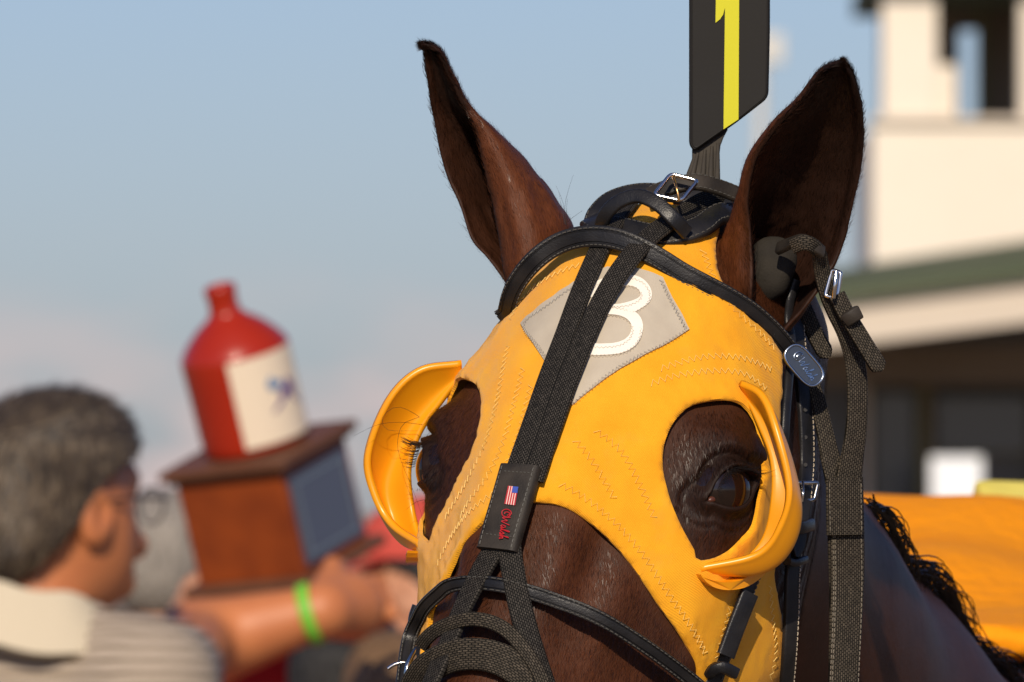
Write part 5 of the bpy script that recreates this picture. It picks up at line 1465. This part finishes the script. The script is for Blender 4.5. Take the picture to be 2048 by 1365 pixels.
# trophy: red jug on a wooden plinth, tilted
TR = CR @ Matrix.Rotation(math.radians(13), 3, 'Z') @ Matrix.Rotation(math.radians(11), 3, 'X')    # camera-aligned: x right, y up, z to camera
TY = np.array(TR @ Matrix.Rotation(math.radians(-32), 3, 'Y'))
to = P(514, 893, 13.0)                                                                          # centre of the plinth's top
def TP(x, y, z): return to + TY @ np.array([x, y, z])
trophy = thing('jug_trophy', 'red stoneware jug trophy on a varnished wooden plinth, held tilted', 'trophy', P(560, 1180, 13.0))
M_WOODT = mat('varnished_mahogany', (.26, .050, .009), .42, .3, var=(18, .8, (.15, .026, .006)), bump=('n', 60, .15, .002))
M_WOODD = mat('dark_moulding', (.14, .058, .03), .5, .2, var=(25, .7, (.09, .035, .02)))
M_JUG = mat('red_glaze', (.34, .020, .005), .30, .4, coat=.15, var=(8, .5, (.28, .012, .004)))
M_LABEL = mat('cream_label', (.74, .62, .47), .6, .3); M_PLQ = mat('blue_grey_plaque', (.075, .085, .12), .35, .5); M_SILV = mat('silver_line', (.26, .29, .30), .35, .5, .6)
M_BLUEP = mat('blue_print', (.12, .22, .38), .6); M_PURP = mat('purple_print', (.10, .05, .20), .6)
bw, bdp, bh = .160, .165, .138
mk('plinth_box', *box(TP(0, -.018 - bh / 2, 0), bw, bh, bdp, TY, .003), M_WOODT, trophy, smooth=False)
mk('top_moulding', *box(TP(0, -.006, 0), bw + .030, .012, bdp + .030, TY, .003), M_WOODD, trophy, smooth=False)
mk('top_moulding', *box(TP(0, -.0155, 0), bw + .016, .0075, bdp + .016, TY, .003), M_WOODD, trophy, smooth=False)
mk('base_moulding', *box(TP(0, -.018 - bh - .006, 0), bw + .034, .014, bdp + .034, TY, .004), M_WOODD, trophy, smooth=False)
pl = mk('plaque', *box(TP(bw / 2 + .0015, -.018 - bh / 2, 0), .003, bh - .022, bdp - .022, TY, .0008), M_PLQ, trophy, smooth=False)
for (yy, zz_, hy, hz) in ((-.018 - .022, 0, .0035, bdp - .045), (-.018 - bh + .022, 0, .0035, bdp - .045), (-.018 - bh / 2, -(bdp / 2 - .024), bh - .05, .0035), (-.018 - bh / 2, (bdp / 2 - .024), bh - .05, .0035)):
    mk('plaque_line', *box(TP(bw / 2 + .0035, yy, zz_), .0012, hy, hz, TY), M_SILV, pl, smooth=False)
jp = [(0, .001), (.060, .001), (.067, .006), (.069, .020), (.070, .080), (.071, .124), (.069, .132), (.060, .145), (.043, .162), (.029, .172), (.0215, .179), (.0195, .188), (.0195, .200), (.0205, .204), (.0208, .209), (.0200, .214), (.016, .216), (.012, .214), (.011, .200)]
D, _ = dense(np.array([(a, b, 0) for a, b in jp]), .0035); V = []
for r_, y_, _0 in D:
    for k in range(48): V.append(TP(max(r_, .0002) * math.cos(2 * math.pi * k / 48), y_, max(r_, .0002) * math.sin(2 * math.pi * k / 48)))
mk('jug', V, [q[::-1] for q in grid_faces(len(D), 48, True)], M_JUG, trophy)
# loop handle at the neck, on the far side
hp_ = catmull(np.array([(-.010, .204, -.016), (-.021, .206, -.034), (-.026, .190, -.044), (-.024, .166, -.038)]), np.linspace(0, 3, 20)); v, f = tube(np.array([TP(*q) for q in hp_]), .006, 10); mk('handle', v, f, M_JUG, trophy)
def on_jug(phi, y, r_=.0722): return TP(r_ * math.sin(phi), y, r_ * math.cos(phi))
ph0, ph1 = math.radians(22), math.radians(112)
def jug_patch(name, pts, up, m_, par):
    V_ = [on_jug(a, b, .0715 + up + .0006) for a, b in pts] + [on_jug(a, b, .0708 + up * .5) for a, b in pts]; k = len(pts)
    return V_, [tuple(range(k)), tuple(range(k, 2 * k))[::-1]] + [(i, k + i, k + (i + 1) % k, (i + 1) % k) for i in range(k)]
V = []; F = []
for i in range(25):
    a_ = ph0 + (ph1 - ph0) * i / 24
    V += [on_jug(a_, .012, .0716), on_jug(a_, .126, .0722), on_jug(a_, .126, .0700), on_jug(a_, .012, .0690)]
F = grid_faces(25, 4, True) + [(0, 1, 2, 3), (96, 97, 98, 99)]
lab = mk('label', V, F, M_LABEL, trophy)
def blob(ph, y, sp, sy_, rot_):   # printed shape on the label: elongated patch
    o_ = []
    for k in range(14):
        t = 2 * math.pi * k / 14; a_, b_ = math.cos(t) * sp, math.sin(t) * sy_; o_.append((ph + (a_ * math.cos(rot_) - b_ * math.sin(rot_)) / .072, y + a_ * math.sin(rot_) + b_ * math.cos(rot_)))
    return o_
for nm, m_, arg in (('print', M_PURP, (math.radians(81), .074, .016, .006, .5)), ('print', M_PURP, (math.radians(87), .078, .013, .004, -1.1)), ('print', M_PURP, (math.radians(70), .060, .018, .0022, .6)), ('print', M_BLUEP, (math.radians(68), .084, .011, .006, .1)), ('print', M_BLUEP, (math.radians(62), .090, .008, .003, 1.0)), ('print', M_PURP, (math.radians(91), .060, .012, .0022, -.9))):
    v_, f_ = jug_patch(nm, blob(*arg), .0009, m_, lab); mk(nm, v_, f_, m_, lab)

# trophy holder behind the plinth and the people around
person('person in a bright red shirt lifting the jug trophy with both hands', (548, 1045), 13.35, -100, -95, M_REDS, M_BROWNH, trousers_mat((.03, .035, .06)), M_SKIN2,
       arms={1: [P(330, 1420, 13.25), P(400, 1195, 13.14), P(470, 1188, 13.12)], -1: [P(720, 1480, 13.4), P(640, 1225, 13.17), P(585, 1205, 13.14)]}, group='onlookers')
person('person with long ash grey hair and a black top behind the striped polo man', (328, 1128), 17.0, 80, 75, M_BLKS, M_ASH, trousers_mat((.10, .09, .08)), M_SKIN2, hair_long=True, group='onlookers')
person('short black-haired person in a black top below the pointing hand', (700, 1396), 13.0, 80, 85, M_BLKS, M_BLACKH, trousers_mat((.03, .035, .06)), M_SKIN2, hair_long=True, group='onlookers')
person('person with light brown hair beside the black-haired onlooker', (800, 1440), 12.8, 100, 95, M_REDS, M_BROWNH, trousers_mat((.10, .09, .08)), M_SKIN2, group='onlookers')
rc, rcW, *_ = person('person in a coral red cap and red shirt next to the blinkered horse', (836, 1190), 15.5, 170, 160, M_REDS, M_BLACKH, trousers_mat((.05, .05, .06)), M_SKIN2, group='onlookers')
cpv = []
for i in range(12):
    th_ = math.pi / 2 * i / 11
    for k in range(32):
        ph_ = 2 * math.pi * k / 32; cpv.append(rcW((.098 * math.sin(th_) * math.cos(ph_), -.012 + .118 * math.sin(th_) * math.sin(ph_), 1.715 + .105 * math.cos(th_))))
brim = []
for i in range(9):
    t = math.radians(-60 + 120 * i / 8)
    for (r_, z_) in ((.95, 1.712), (1.62, 1.700), (1.62, 1.696), (.95, 1.706)): brim.append(rcW((.098 * r_ * math.sin(t), -.012 + .112 * r_ * math.cos(t), z_)))
mk('cap', *join([(np.array(cpv), grid_faces(12, 32, True)), (np.array(brim), grid_faces(9, 4, True))]), M_CORAL, rc)
person('onlooker in a white shirt standing far behind the trophy', (760, 1130), 24.0, -80, -85, M_WSH, M_ASH, trousers_mat((.10, .09, .08)), M_SKIN2, h=.02, group='onlookers')

for o in bpy.data.objects:
    if '_o' in o: del o['_o']
